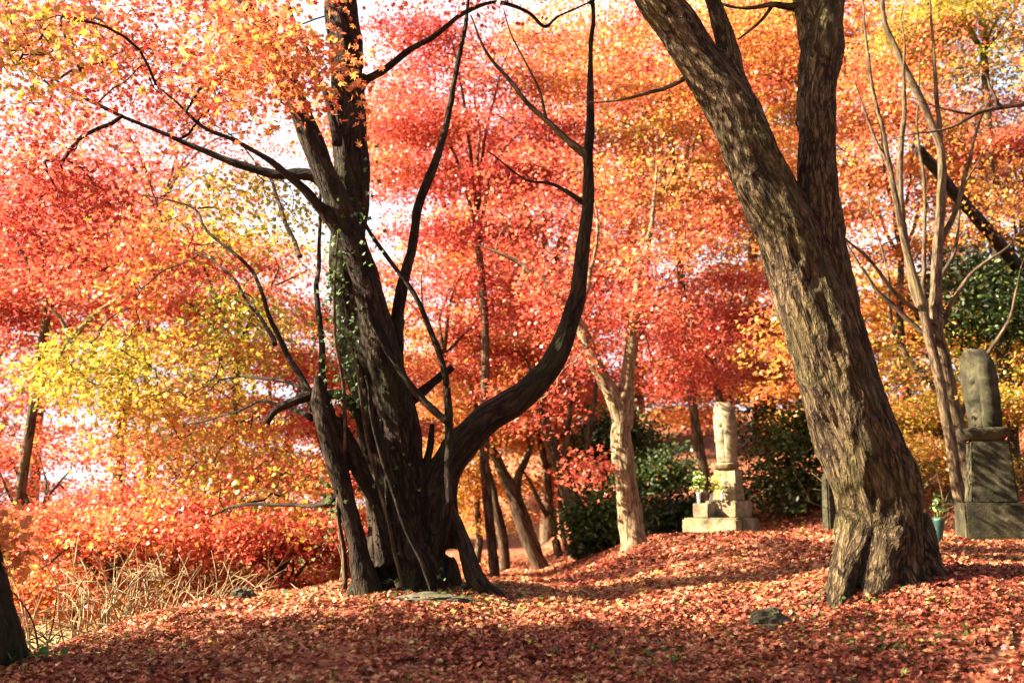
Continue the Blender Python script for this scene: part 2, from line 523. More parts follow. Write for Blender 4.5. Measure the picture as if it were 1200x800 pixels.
def fused_trunk(name, chains, voxel, ridge=0.014, seed=0, carve=()):
    """tubes fused by a voxel remesh, then furrowed along the stems"""
    vs, qs, cs, off = [], [], [], 0
    samp = []
    for i, ch in enumerate(chains):
        c = wobble(resample(ch, 0.05), 0.012, seed + 60 + i, 4.0)
        v, q, cp, b = tube_batch(c[None, :, :3], c[None, :, 3], 24, 0.12, seed + i)
        vs.append(v); qs.append(q + off); cs.append(cp + off); off += len(v)
        T, U, V = frames(c[None, :, :3])
        arc = np.concatenate([[0], np.cumsum(np.linalg.norm(np.diff(c[:, :3], axis=0), axis=1))])
        samp.append(np.concatenate([c, T[0], U[0], V[0], arc[:, None], np.full((len(c), 1), i)], 1))
    me = mesh_from(name + "_rough", np.concatenate(vs), [np.concatenate(qs), np.concatenate(cs)])
    o = bpy.data.objects.new(name + "_rough", me)
    COL.objects.link(o)
    md = o.modifiers.new("fuse", 'REMESH'); md.mode = 'VOXEL'; md.voxel_size = voxel; md.adaptivity = 0
    sm = o.modifiers.new("soften", 'SMOOTH'); sm.iterations = 4; sm.factor = 0.5
    dg = bpy.context.evaluated_depsgraph_get()
    out = bpy.data.meshes.new_from_object(o.evaluated_get(dg))
    bpy.data.objects.remove(o); bpy.data.meshes.remove(me)
    out.name = name
    n = len(out.vertices)
    co = np.empty(n * 3, np.float32); out.vertices.foreach_get("co", co); co = co.reshape(-1, 3).astype(float)
    no = np.empty(n * 3, np.float32); out.vertex_normals.foreach_get("vector", no); no = no.reshape(-1, 3).astype(float)
    Sm = np.concatenate(samp)
    near = np.empty(n, int)
    for a in range(0, n, 20000):
        d = np.linalg.norm(co[a:a + 20000, None] - Sm[None, :, :3], axis=2) - Sm[None, :, 3] * 0.8
        near[a:a + 20000] = d.argmin(1)
    q = Sm[near]
    rel = co - q[:, :3]
    bu = np.sum(rel * q[:, 7:10], 1); bv = np.sum(rel * q[:, 10:13], 1)
    s = q[:, 13] + np.sum(rel * q[:, 4:7], 1)
    bark = np.stack([bu, bv, s * 0.23 + q[:, 14] * 2.3], 1)
    rad = q[:, 3]
    k = np.clip(rad / 0.2, 0.15, 1.0)
    h = 1.0 - np.abs(fbm(bark * 17.0, seed + 5, 3)) * 1.3
    h2 = fbm(bark * 6.0, seed + 9, 2)
    co += no * ((h - 0.6) * ridge * k + h2 * ridge * 1.3 * k)[:, None]
    for (c, r, dep) in carve:
        c = np.asarray(c); dd = np.linalg.norm(co - c, axis=1)
        ang = np.exp(-(dd / r) ** 2)
        rim = np.exp(-((dd - 1.7 * r) / (0.7 * r)) ** 2)
        co += no * (-dep * ang + 0.25 * r * rim)[:, None]
    out.vertices.foreach_set("co", co.astype(np.float32).ravel())
    a = out.attributes.new("bark", 'FLOAT_VECTOR', 'POINT'); a.data.foreach_set("vector", bark.astype(np.float32).ravel())
    out.polygons.foreach_set("use_smooth", np.ones(len(out.polygons), bool))
    out.update()
    return out

# ------------------------------------------------------------------ leaves
def _lobes():
    c = np.array([0, 0.36]); pts = [(0, 0)]
    tips = [(-12, .46), (38, .58), (90, .66), (142, .58), (192, .46)]
    notch = [(14, .20), (64, .22), (116, .22), (166, .20)]
    for i, (a, r) in enumerate(tips):
        pts.append(tuple(c + r * np.array([math.cos(math.radians(a)), math.sin(math.radians(a))])))
        if i < 4:
            a2, r2 = notch[i]
            pts.append(tuple(c + r2 * np.array([math.cos(math.radians(a2)), math.sin(math.radians(a2))])))
    return np.array(pts), np.array([(0, i, i + 1) for i in range(1, 9)])
def _three():
    pts = np.array([(0, 0), (.5, .42), (.16, .5), (0, 1.0), (-.16, .5), (-.5, .42)])
    return pts, np.array([(0, i, i + 1) for i in range(1, 5)])
def _two():
    return np.array([(0, 0), (.42, .5), (0, 1.0), (-.42, .5)]), np.array([(0, 1, 3), (1, 2, 3)])
def _oval():
    return np.array([(0, 0), (.2, .3), (.2, .62), (0, 1.0), (-.2, .62), (-.2, .3)]), np.array([(0, 1, 5), (1, 2, 4), (1, 4, 5), (2, 3, 4)])
SHAPES = {"maple": _lobes(), "three": _three(), "two": _two(), "oval": _oval()}

def leaf_mesh(name, P, N, size, hue, val, shape="maple", curl=0.25):
    """one face group per leaf: P points, N normals (unnormalised)"""
    n = len(P)
    t2, tri = SHAPES[shape]
    k = len(t2)
    N = N / (np.linalg.norm(N, axis=1, keepdims=True) + 1e-9)
    ref = RNG.normal(size=(n, 3))
    X = np.cross(N, ref); X /= np.linalg.norm(X, axis=1, keepdims=True) + 1e-9
    Y = np.cross(N, X)
    cz = RNG.uniform(-0.3, 1.0, n) * curl
    x = t2[:, 0][None]; y = t2[:, 1][None] - 0.45
    z = -(x ** 2 * 1.2 + (y ** 2) * 0.6) * cz[:, None]
    V = P[:, None] + size[:, None, None] * (X[:, None] * x[..., None] + Y[:, None] * y[..., None] + N[:, None] * z[..., None])
    F = (tri[None] + (np.arange(n) * k)[:, None, None]).reshape(-1, 3)
    return mesh_from(name, V.reshape(-1, 3), [F], {"hue": np.repeat(hue, k), "val": np.repeat(val, k)})

class Canopy:
    """twigs grown from a skeleton towards leaf sprays; leaves around each spray"""
    def __init__(self, skeleton):
        self.skr = skeleton[:, 3].copy()
        self.pos = skeleton[:, :3].copy()            # nodes to grow from
        self.len0 = len(self.pos)
        self.sp = []                                 # spray centre, hue, hue spread, radius
    def sprays_px(self, px, py, rx, ry, d, dd, n, hue, hs=0.08, rad=0.42):
        a = RNG.uniform(0, 2 * PI, n); r = np.sqrt(RNG.uniform(0, 1, n))
        for i in range(n):
            c = at(px + rx * r[i] * math.cos(a[i]), py + ry * r[i] * math.sin(a[i]), d + RNG.uniform(-dd, dd))
            self.sp.append((*c, hue + RNG.normal() * hs, hs, rad * RNG.uniform(0.7, 1.25)))
        return self
    def sprays_world(self, c, r, n, hue, hs=0.08, rad=0.5, hollow=0.35, tier=0.0):
        v = RNG.normal(size=(n, 3)); v /= np.linalg.norm(v, axis=1, keepdims=True)
        q = (hollow + (1 - hollow) * RNG.uniform(0, 1, n)) ** (1 / 2.0)
        p = np.asarray(c) + v * q[:, None] * np.asarray(r)
        if tier:      # maples hold their leaves in level tiers that sag outwards
            off = .5 * noise3(p * (.35, .35, 0) + np.asarray(c), 61)
            zq = (np.round(p[:, 2] / tier + off) - off) * tier
            p[:, 2] = p[:, 2] * .2 + zq * .8
        for i in range(n):
            self.sp.append((*p[i], hue + RNG.normal() * hs, hs, rad * RNG.uniform(0.7, 1.25)))
        return self
    def grow(self, reach=0.25, r0=0.0035, rmax=0.05, sag=0.06):
        sp = np.array(self.sp)
        self.S = sp
        pos = list(self.pos); par = [-1] * len(pos); plen = [0.0] * len(pos)
        A = np.array(pos); PL = np.zeros(len(pos))
        cap = len(pos) + len(sp) * 4
        A = np.vstack([A, np.zeros((cap - len(pos), 3))]); PL = np.concatenate([PL, np.zeros(cap - len(PL))])
        m = len(pos)
        d0 = np.array([np.min(np.linalg.norm(self.pos - s[:3], axis=1)) for s in sp])
        links = []
        for si in np.argsort(d0):
            s = sp[si, :3]
            d = np.linalg.norm(A[:m] - s, axis=1)
            j = int(np.argmin(d + reach * PL[:m] + np.where(A[:m, 2] > s[2] + 0.3, 0.25 * d, 0)))
            a = A[j]; L = d[j]
            ks = np.array([0.28, 0.55, 0.8, 1.0])
            mid = a + (s - a) * ks[:, None]
            mid[:, 2] += np.sin(ks * PI) * L * sag * RNG.uniform(0.2, 1.6)
            mid[:3] += RNG.normal(size=(3, 3)) * 0.045 * L
            ids = [j]
            for q in range(4):
                A[m] = mid[q]; PL[m] = PL[j] + L * ks[q]; par.append(ids[-1]); ids.append(m); m += 1
            links.append(ids)
        cnt = np.zeros(m)
        for ids in links:
            cnt[ids[-1]] += 1
        for i in range(m - 1, self.len0 - 1, -1):
            if par[i] >= 0:
                cnt[par[i]] += cnt[i]
        rad = np.minimum(r0 * np.maximum(cnt, 1) ** 0.52, rmax)
        rad[:self.len0] = np.maximum(self.skr * .9, .005)
        for i in range(self.len0, m):
            rad[i] = min(rad[i], rad[par[i]])
        self.A = A[:m]
        ids = np.array(links)
        own = np.full(m, -1)
        for q in links:
            gr = own[q[0]] if own[q[0]] >= 0 else q[0]
            own[q[1:]] = gr
        self.grp = own[ids[:, 1]]
        P = self.A[ids]                             # (L,5,3)
        R = rad[ids]; R[:, 0] = R[:, 1]
        self.linkP, self.linkR = P, R
        return self
    def branches(self, bark, root, m=5):
        """every branch that leaves the wood is a part of its own"""
        for gi in np.unique(self.grp):
            part("branch", self._mesh("branch", self.grp == gi, m), bark, root)
    def _mesh(self, name, sel, m):
        # twigs are smoothed to nine points each
        P = self.linkP[sel]; L = len(P)
        t = np.linspace(0, 4, 9); i = np.clip(t.astype(int), 0, 3); f = (t - i)
        Q = np.concatenate([2 * P[:, :1] - P[:, 1:2], P, 2 * P[:, -1:] - P[:, -2:-1]], 1)
        p0, p1, p2, p3 = Q[:, i], Q[:, i + 1], Q[:, i + 2], Q[:, i + 3]
        ff = f[None, :, None]
        C = 0.5 * ((2 * p1) + (-p0 + p2) * ff + (2 * p0 - 5 * p1 + 4 * p2 - p3) * ff ** 2 + (-p0 + 3 * p1 - 3 * p2 + p3) * ff ** 3)
        LR = self.linkR[sel]
        R = LR[:, i] * (1 - f) + LR[:, i + 1] * f
        v, q, c, b = tube_batch(C, R, m)
        return mesh_from(name, v, [q, c], {"bark": b}, True)
    def leaves(self, name, per, size, shape="maple", flat=0.7, thick=0.10, curl=0.25, tilt_amt=0.25):
        S_ = self.S; n = len(S_) * per
        ctr = np.repeat(S_[:, :3], per, 0); rad = np.repeat(S_[:, 5], per)
        tilt = RNG.normal(size=(len(S_), 3)) * tilt_amt; tilt[:, 2] = 1
        tilt /= np.linalg.norm(tilt, axis=1, keepdims=True)
        T = np.repeat(tilt, per, 0)
        v = RNG.normal(size=(n, 3)); v -= T * np.sum(v * T, 1, keepdims=True)
        v /= np.linalg.norm(v, axis=1, keepdims=True) + 1e-9
        r = np.sqrt(RNG.uniform(0, 1, n))
        P = ctr + v * (r * rad)[:, None] + T * (RNG.normal(size=n) * thick)[:, None]
        P[:, 2] -= 0.35 * r * r * rad
        N = RNG.normal(size=(n, 3)) * (1 - flat) + T * flat * np.sign(RNG.uniform(-0.15, 1, n))[:, None]
        hue = np.clip(np.repeat(S_[:, 3], per) + RNG.normal(size=n) * np.repeat(S_[:, 4], per), 0, 1)
        hue = np.clip(hue + 0.06 * noise3(P * 1.3, 11), 0, 1)
        sz = size * RNG.uniform(0.65, 1.25, n)
        return leaf_mesh(name, P, N, sz, hue, RNG.uniform(0, 1, n), shape, curl)

# ------------------------------------------------------------------ the old dark tree on the left
D = 8.5
def L(*pts): return chain_px(pts, D)
stems = [
    L((440, 730, 120), (450, 690, 84), (454, 640, 60), (452, 560, 54), (440, 480, 56), (420, 400, 56), (408, 330, 50), (409, 270, 50), (413, 200, 50), (408, 100, 50), (400, 20, 46), (395, -80, 38), (388, -200, 25)),
    L((505, 730, 130, 8.35), (500, 690, 92, 8.35), (484, 610, 68, 8.35), (467, 500, 58, 8.35), (450, 420, 54, 8.32), (434, 350, 46, 8.3), (414, 285, 44, 8.25), (382, 205, 38, 8.2), (352, 130, 33, 8.1), (320, 60, 28, 8.0), (284, -5, 24, 7.9), (240, -80, 16, 7.8)),
    L((505, 640, 80, 8.4), (515, 565, 58, 8.4), (555, 505, 48, 8.4), (608, 467, 45, 8.45), (648, 426, 38, 8.5), (671, 370, 30, 8.5), (682, 310, 24, 8.5), (688, 240, 20, 8.5), (690, 180, 16, 8.5), (692, 100, 12, 8.5), (694, 20, 9, 8.5), (690, -60, 6, 8.5)),
    L((434, 730, 54, 8.1), (430, 690, 40, 8.1), (417, 635, 27, 8.1), (404, 580, 27, 8.1), (391, 530, 30, 8.1), (379, 480, 30, 8.1), (375, 458, 20, 8.1), (371, 440, 9, 8.1)),
    L((456, 660, 34, 8.3), (443, 600, 24, 8.25), (420, 545, 24, 8.2), (402, 510, 22, 8.15), (394, 492, 16, 8.12)),
    L((610, 715, 16, 8.1), (585, 702, 26, 8.15), (562, 685, 30, 8.2), (546, 640, 22, 8.25), (533, 605, 17, 8.3), (512, 575, 16, 8.35)),
    L((515, 665, 50, 8.4), (540, 697, 26, 8.2), (575, 716, 14, 8.0)),
    L((430, 670, 40, 8.35), (412, 700, 22, 8.15), (388, 722, 12, 8.0)),
    L((482, 650, 40, 8.35), (478, 700, 26, 8.05), (474, 735, 12, 7.8)),
    L((405, 265, 40), (380, 213, 26), (350, 203, 20), (318, 204, 16), (270, 190, 13), (200, 160, 9), (110, 120, 7), (62, 92, 5)),
    L((425, 330, 30, 8.3), (395, 270, 20, 8.2), (362, 228, 15, 8.1), (325, 195, 12, 8.0), (280, 168, 9, 7.9), (240, 150, 8, 7.8), (205, 118, 6, 7.7), (183, 100, 5, 7.7)),
    L((462, 430, 30, 8.5), (468, 350, 20, 8.55), (482, 295, 16, 8.6), (490, 240, 15, 8.6), (510, 190, 14, 8.65), (524, 140, 12, 8.7), (535, 90, 10, 8.7), (545, 30, 8, 8.7), (553, -30, 6, 8.7)),
    L((412, 105, 26), (432, 92, 15), (455, 80, 13), (482, 58, 11), (512, 40, 10), (545, 15, 9), (580, 3, 8), (618, 14, 7), (638, 32, 7), (655, 20, 6), (690, 3, 5), (730, -25, 4)),
]
for _i, _c in enumerate(stems): _c[:, 3] *= (0.84, 0.78, 0.74, 0.84, 0.84)[_i] if _i < 5 else 0.76
t_left = thing("old_maple_tree", "huge dark many-stemmed tree with a long curved right limb and a broken left stub", "tree", tuple(at(480, 695, D)))
def local(me, root):
    me.vertices.foreach_get
    n = len(me.vertices); co = np.empty(n * 3, np.float32); me.vertices.foreach_get("co", co)
    co = co.reshape(-1, 3) - np.array(root.location, np.float32)
    me.vertices.foreach_set("co", co.ravel()); me.update()
    return me
def part(name, me, mat, root):
    return obj(name, local(me, root), mat, root)

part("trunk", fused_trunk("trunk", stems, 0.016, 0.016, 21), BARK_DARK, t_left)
shoots = [
    [(376, 470, 12), (372, 440, 9), (362, 390, 8), (352, 320, 7), (350, 280, 6), (345, 200, 4), (340, 140, 3)],
    [(372, 478, 12), (345, 430, 8), (320, 400, 7), (285, 325, 5), (255, 280, 5), (200, 230, 4), (170, 195, 3), (100, 170, 2)],
    [(322, 403, 6), (300, 370, 5), (270, 340, 4), (220, 280, 3), (160, 245, 2)],
    [(368, 480, 9), (340, 450, 5), (280, 426, 4), (190, 420, 2)],
    [(366, 490, 8), (300, 465, 4), (240, 470, 3), (160, 480, 2)],
    [(372, 463, 14), (345, 473, 11), (322, 484, 9), (312, 498, 8)],
    [(392, 585, 10), (340, 592, 5), (250, 590, 4), (185, 606, 2)],
    [(378, 462, 12), (400, 462, 12), (420, 485, 12), (432, 530, 14)],
    [(352, 300, 6), (335, 275, 6), (310, 230, 6), (290, 180, 5), (250, 125, 3)],
    [(498, 670, 14, 8.3), (514, 630, 14, 8.15), (523, 590, 12), (526, 540, 10), (525, 495, 10), (522, 450, 8), (512, 400, 7), (482, 340, 6), (435, 275, 5), (410, 215, 4), (400, 150, 3)],
    [(525, 495, 9), (490, 465, 9), (465, 430, 7), (440, 390, 5), (425, 340, 4)],
    [(480, 470, 14), (505, 450, 11), (531, 431, 8)],
    [(492, 560, 10), (503, 530, 9), (508, 498, 6)],
    [(689, 184, 12), (655, 153, 8), (610, 108, 6), (575, 60, 4), (552, 10, 2)],
    [(640, 138, 4), (628, 90, 3), (600, 40, 2), (590, 0, 1.5)],
    [(688, 240, 8), (650, 215, 4), (615, 205, 3), (570, 170, 1.5)],
    [(395, 170, 14), (380, 110, 8), (360, 60, 6), (338, 10, 5), (330, -30, 4)],
    [(486, 330, 6), (488, 420, 5), (520, 560, 5), (470, 640, 4)] if False else [(428, 440, 3), (440, 500, 4), (455, 560, 5), (470, 610, 5), (492, 655, 5), (508, 700, 5)],
]
DEP = [8.2, 8.25, 8.3, 8.3, 8.2, 8.2, 8.25, 8.25, 8.15, 8.05, 8.05, 8.4, 8.35, 8.5, 8.5, 8.5, 8.3, 7.98]
limb_nodes = []
for i, ch in enumerate(shoots):
    c = resample(chain_px(ch, DEP[i]), 0.06)
    if i not in (5, 7, 11, 12, 17):
        c[:, 1] += np.linspace(0, 1.4, len(c)) * (1 if i < 9 else 0.1)   # the shoots lean away over the bank
        c[:, :3] = np.array([at(600 + F_PX * 1, 400, 1)]) * 0 + c[:, :3]
    c = wobble(c, 0.025, 40 + i)
    limb_nodes.append(c)
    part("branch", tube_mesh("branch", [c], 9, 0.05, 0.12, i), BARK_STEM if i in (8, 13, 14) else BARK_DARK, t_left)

sk = np.concatenate([resample(s, 0.15) for s in (stems[0][7:], stems[1][5:], stems[2][3:], stems[9], stems[10], stems[11][2:], stems[12])] + limb_nodes[:10])
cn = Canopy(sk)
cn.sprays_px(150, 30, 190, 62, 9.4, .8, 100, .38, .12)
cn.sprays_px(70, 150, 90, 50, 8.5, .4, 20, .28, .10)
cn.sprays_world((-0.7, 7.4, 5.6), (1.1, .5, .5), 26, .42, .1, .4)
cn.sprays_px(40, 40, 60, 45, 6.2, .6, 14, .56, .14)
cn.sprays_px(320, 50, 90, 70, 6.3, .4, 32, .42, .08)
cn.sprays_px(230, 120, 70, 35, 9.4, .5, 14, .40, .10)
cn.sprays_px(220, 225, 90, 60, 11.6, .6, 26, .40, .14)
cn.sprays_px(50, 235, 90, 45, 8.6, .4, 34, .20, .07)
cn.sprays_px(150, 300, 120, 55, 10.6, .8, 46, .34, .12)
cn.sprays_px(150, 430, 130, 50, 10.6, .8, 74, .78, .06)
cn.sprays_px(290, 250, 70, 60, 10.0, .6, 22, .88, .08)
cn.sprays_px(290, 385, 60, 50, 10.2, .6, 26, .82, .10)
cn.sprays_px(230, 515, 110, 55, 10.6, .6, 46, .66, .12)
cn.sprays_px(320, 575, 80, 40, 10.0, .5, 22, .60, .14)
cn.sprays_px(240, -60, 240, 50, 8.6, .8, 26, .46, .1)
cn.sprays_px(560, -90, 160, 60, 8.6, .6, 26, .25, .1)
cn.sprays_world((-0.8, 7.6, 8.3), (3.6, 3.6, 1.0), 130, .42, .1, .75)  # unseen upper crown, added overhead to dim the sky fill
cn.grow(0.3, 0.003, 0.03)
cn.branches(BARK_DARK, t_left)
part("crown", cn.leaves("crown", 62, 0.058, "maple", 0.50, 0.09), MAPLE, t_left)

# ------------------------------------------------------------------ the furrowed tree on the right
DR = 7.5
def R_(*pts): return chain_px(pts, DR)
stems_r = [
    R_((1042, 740, 140), (1038, 700, 126), (1034, 660, 112), (1030, 600, 102), (1013, 540, 97), (996, 490, 94), (968, 405, 90), (943, 330, 86), (918, 260, 80), (878, 180, 67), (847, 110, 58), (806, 50, 55), (760, -15, 52), (705, -85, 48), (640, -170, 40)),
    R_((1052, 640, 50, 7.55), (1030, 540, 50, 7.55), (1005, 450, 54, 7.55), (984, 370, 56, 7.55), (970, 300, 54, 7.55), (961, 250, 52, 7.55), (957, 190, 50, 7.55), (958, 110, 50, 7.55), (962, 50, 52, 7.55), (976, -5, 34, 7.55), (990, -70, 28, 7.5), (1000, -160, 18, 7.5)),
    R_((960, 60, 40, 7.55), (946, 0, 36, 7.6), (938, -60, 30, 7.6), (920, -150, 20, 7.6)),
    R_((866, 110, 34), (852, 60, 26), (838, 10, 20), (822, -45, 14), (800, -110, 8)),
    R_((1010, 610, 50, 7.45), (992, 670, 36, 7.25), (976, 722, 18, 7.0)),
    R_((1035, 620, 60, 7.4), (1026, 690, 34, 7.15), (1014, 740, 16, 6.9)),
    R_((1065, 610, 50, 7.5), (1088, 660, 34, 7.4), (1120, 705, 16, 7.3)),
    R_((1000, 640, 40, 7.45), (975, 690, 22, 7.3), (930, 722, 12, 7.1)),
    R_((948, 8, 18, 7.6), (928, 8, 12, 7.6), (905, 4, 9, 7.6), (880, 8, 7, 7.65), (845, 4, 5, 7.7), (800, -20, 4, 7.8)),
]
for _c in stems_r: _c[:, 3] *= 0.95
t_right = thing("leaning_tree", "thick furrowed leaning trunk forking above a knot hole, sunlit on its left side", "tree", tuple(at(1035, 665, DR)))
hollow = at(934, 258, DR) + np.array([0, -0.5 * 100 * DR / F_PX * 0.88, 0])
part("trunk", fused_trunk("trunk", stems_r, 0.015, 0.020, 55, [(hollow, 0.05, 0.17)]), BARK_GREY, t_right)
rb = [
    [(905, 6, 5), (890, 25, 4), (865, 48, 2)],
    [(820, 80, 9), (790, 98, 6), (760, 108, 5), (730, 116, 3), (690, 120, 2)],
]
rbn = []
for i, ch in enumerate(rb):
    c = wobble(resample(chain_px(ch, 7.65), 0.05), 0.02, 80 + i)
    rbn.append(c)
    part("branch", tube_mesh("branch", [c], 8, 0.05, 0.1, i), BARK_FAR, t_right)
sk = np.concatenate([resample(s, 0.15) for s in (stems_r[0][11:], stems_r[1][9:], stems_r[2][1:], stems_r[3][2:])])
cn = Canopy(sk)
cn.sprays_px(640, -190, 130, 60, 7.2, .8, 16, .4, .1)
cn.sprays_px(920, -180, 130, 70, 7.6, .8, 24, .45, .1)
cn.sprays_world((2.6, 5.0, 8.0), (3.4, 4.0, 1.0), 130, .42, .1, .75)  # upper crown out of view, added to block light from the sky
cn.sprays_px(935, 370, 40, 60, 10.6, .4, 14, .55, .1)  # low sprays hidden by the trunk, added to shade the right statue
cn.grow(0.3, 0.003, 0.03)
cn.branches(BARK_FAR, t_right)
part("crown", cn.leaves("crown", 60, 0.062, "maple", 0.55, 0.11), MAPLE, t_right)

# ------------------------------------------------------------------ other trees
def traced_tree(name, label, d, chains, bark, canopy=None, leaf=0.06, per=60, shape="three", voxel=None, lump=0.1, m=14, seed=0, skip=2, group=None, mat=None):
    root = thing(name, label, "tree", tuple(at(chains[0][0][0], chains[0][0][1], chains[0][0][3] if len(chains[0][0]) > 3 else d)), group)
    cs = [chain_px(c, d) for c in chains]
    for i, c in enumerate(cs):
        c[:, 3] *= .84
        v = c[-1, :3] - c[-2, :3]
        c[-1, 3] *= .7
        e1 = c[-1, :3] + v * .5 + RNG.normal(size=3) * .06; e2 = e1 + v * .5 + RNG.normal(size=3) * .10
        cs[i] = np.vstack([c, np.append(e1, c[-1, 3] * .5), np.append(e2, .003)])
    if voxel:
        part("trunk", fused_trunk("trunk", cs, voxel, 0.008, seed), bark, root)
    else:
        part("trunk", tube_mesh("trunk", [wobble(resample(cs[0], 0.1), 0.02, seed)], m, 0.1, lump, seed), bark, root)
        for i, c in enumerate(cs[1:]):
            part("limb", tube_mesh("limb", [wobble(resample(c, 0.1), 0.02, seed + i)], max(7, m - 4), 0.1, lump, seed + i), bark, root)
    if canopy:
        cn = Canopy(np.concatenate([resample(c[min(skip, len(c) - 2):], 0.2) for c in cs]))
        for a in canopy:
            cn.sprays_px(*a)
        cn.grow(0.3, 0.0035, 0.03)
        cn.branches(bark, root, 4)
        part("crown", cn.leaves("crown", per, leaf, shape, 0.5, 0.12), mat or MAPLE, root)
    return root

# pale forked maple beside the path
traced_tree("maple_tree", "pale smooth forked maple with mottled bark beside the stone monument", 13.0, [
    [(746, 660, 46), (743, 636, 38), (739, 600, 33), (733, 560, 30), (728, 510, 29), (731, 478, 30)],
    [(730, 500, 24), (718, 465, 22), (700, 430, 20), (680, 382, 17), (655, 347, 15), (620, 316, 10), (588, 298, 6), (550, 285, 4)],
    [(732, 500, 24), (735, 450, 20), (742, 380, 17), (750, 320, 12), (764, 260, 8), (770, 190, 5)],
    [(740, 400, 10), (755, 385, 8), (770, 350, 6), (800, 300, 4)],
    [(676, 376, 10), (690, 330, 7), (700, 270, 5), (690, 200, 4)],
    [(735, 655, 22), (722, 665, 14), (705, 672, 8)],
], BARK_PALE, [
    (690, 385, 75, 50, 13.1, .4, 28, .28, .07),
    (640, 325, 45, 26, 12.4, .3, 10, .30, .07),
    (760, 330, 36, 40, 12.4, .3, 10, .32, .07),
    (615, 460, 40, 36, 12.4, .4, 10, .32, .08),
    (690, 545, 30, 8, 12.4, .4, 5, .28, .06),
    (650, 240, 90, 80, 13.9, .6, 34, .30, .08),
    (760, 250, 90, 80, 13.8, 1.2, 44, .46, .09),
    (790, 370, 70, 50, 15.2, .6, 36, .28, .06),
    (805, 435, 45, 30, 15.6, .5, 18, .24, .05),
], 0.065, 80, "three", 0.02, seed=91)

# stems behind the right monument
traced_tree("slender_tree", "many-stemmed slender tree of pale and dark stems behind the right monument", 12.4, [
    [(1130, 640, 22), (1126, 590, 18), (1112, 500, 15), (1095, 420, 14), (1080, 360, 13), (1060, 280, 10), (1040, 180, 8), (1022, 100, 6), (1012, 20, 4)],
    [(1136, 640, 26, 12.8), (1128, 540, 22, 12.8), (1108, 430, 20, 12.8), (1096, 370, 18, 12.8), (1100, 280, 14, 12.8), (1103, 180, 12, 12.8), (1075, 110, 11, 12.8), (1042, 40, 9, 12.8), (1030, -20, 7, 12.8)],
    [(1098, 400, 14, 12.7), (1070, 335, 11, 12.7), (1056, 250, 10, 12.7), (1058, 150, 8, 12.7), (1060, 60, 5, 12.7)],
    [(1100, 290, 10, 12.8), (1125, 230, 7, 12.8), (1145, 150, 5, 12.8)],
    [(1096, 380, 8, 12.6), (1050, 345, 6, 12.4), (1015, 300, 5, 12.2), (985, 275, 4, 12.1)],
    [(1094, 400, 8, 12.6), (1050, 360, 7, 12.6), (1020, 330, 5, 12.6), (990, 280, 3, 12.6)],
    [(1103, 180, 8, 12.8), (1096, 90, 6, 12.8), (1090, 0, 4, 12.8)],
    [(1090, 410, 8, 12.8), (1130, 330, 6, 12.9), (1180, 290, 4, 13)],
    [(1092, 395, 8, 12.9), (1082, 330, 7, 13.0), (1085, 240, 5, 13.0), (1075, 150, 4, 13.1), (1080, 60, 2, 13.1)],
    [(1100, 330, 6, 12.9), (1120, 290, 5, 13.0), (1128, 220, 4, 13.1), (1150, 180, 2, 13.2)],
    [(1115, 480, 9, 13.0), (1065, 420, 8, 13.2), (1045, 380, 6, 13.3), (1040, 320, 4, 13.3), (1020, 250, 2, 13.4)],
    [(1120, 500, 8, 13.0), (1155, 420, 6, 13.2), (1185, 370, 4, 13.3), (1195, 320, 2, 13.4)],
    [(1045, 200, 5, 12.4), (1020, 150, 4, 12.4), (1000, 90, 2, 12.4)],
], BARK_STEM, [
    (1060, 90, 110, 80, 14.2, .9, 40, .50, .10),
    (1130, 220, 90, 60, 14.2, .7, 24, .60, .08),
    (1020, 230, 50, 80, 14.2, .6, 18, .45, .10),
    (1050, 440, 40, 60, 13.4, .6, 12, .60, .12),
], 0.065, 70, "three", None, seed=130)

t_bare = traced_tree("bare_limbed_tree", "tree at the right edge reaching in with one bare dark branch", 10.5, [
    [(1330, 660, 60), (1320, 400, 50), (1300, 150, 40), (1290, -60, 30), (1285, -200, 20)],
    [(1300, 130, 14), (1250, 112, 10), (1200, 121, 8), (1150, 130, 6), (1110, 150, 4), (1062, 158, 2)],
    [(1172, 126, 5), (1160, 105, 4), (1155, 85, 2)],
    [(1140, 134, 4), (1110, 128, 3), (1080, 120, 2)],
], BARK_FAR, [
    (1290, -40, 80, 120, 10.5, 1.0, 40, .55, .1),
    (1230, 60, 30, 60, 10.8, .6, 10, .58, .1),
], 0.065, 60, "three", None, seed=150)

# leaning dead trunk caught in the branches
root = thing("dead_trunk", "straight grey dead trunk leaning diagonally among the branches at right", "dead tree", tuple(at(1240, 375, 13.3)))
part("trunk", tube_mesh("trunk", [chain_px([(1076, 174, 12, 13.4), (1120, 228, 14, 13.9), (1166, 280, 15, 14.6), (1240, 372, 17, 16.6), (1350, 520, 20, 18.0)], 13.4)], 14, 0.1, 0.12, 5), DEADWOOD, root)

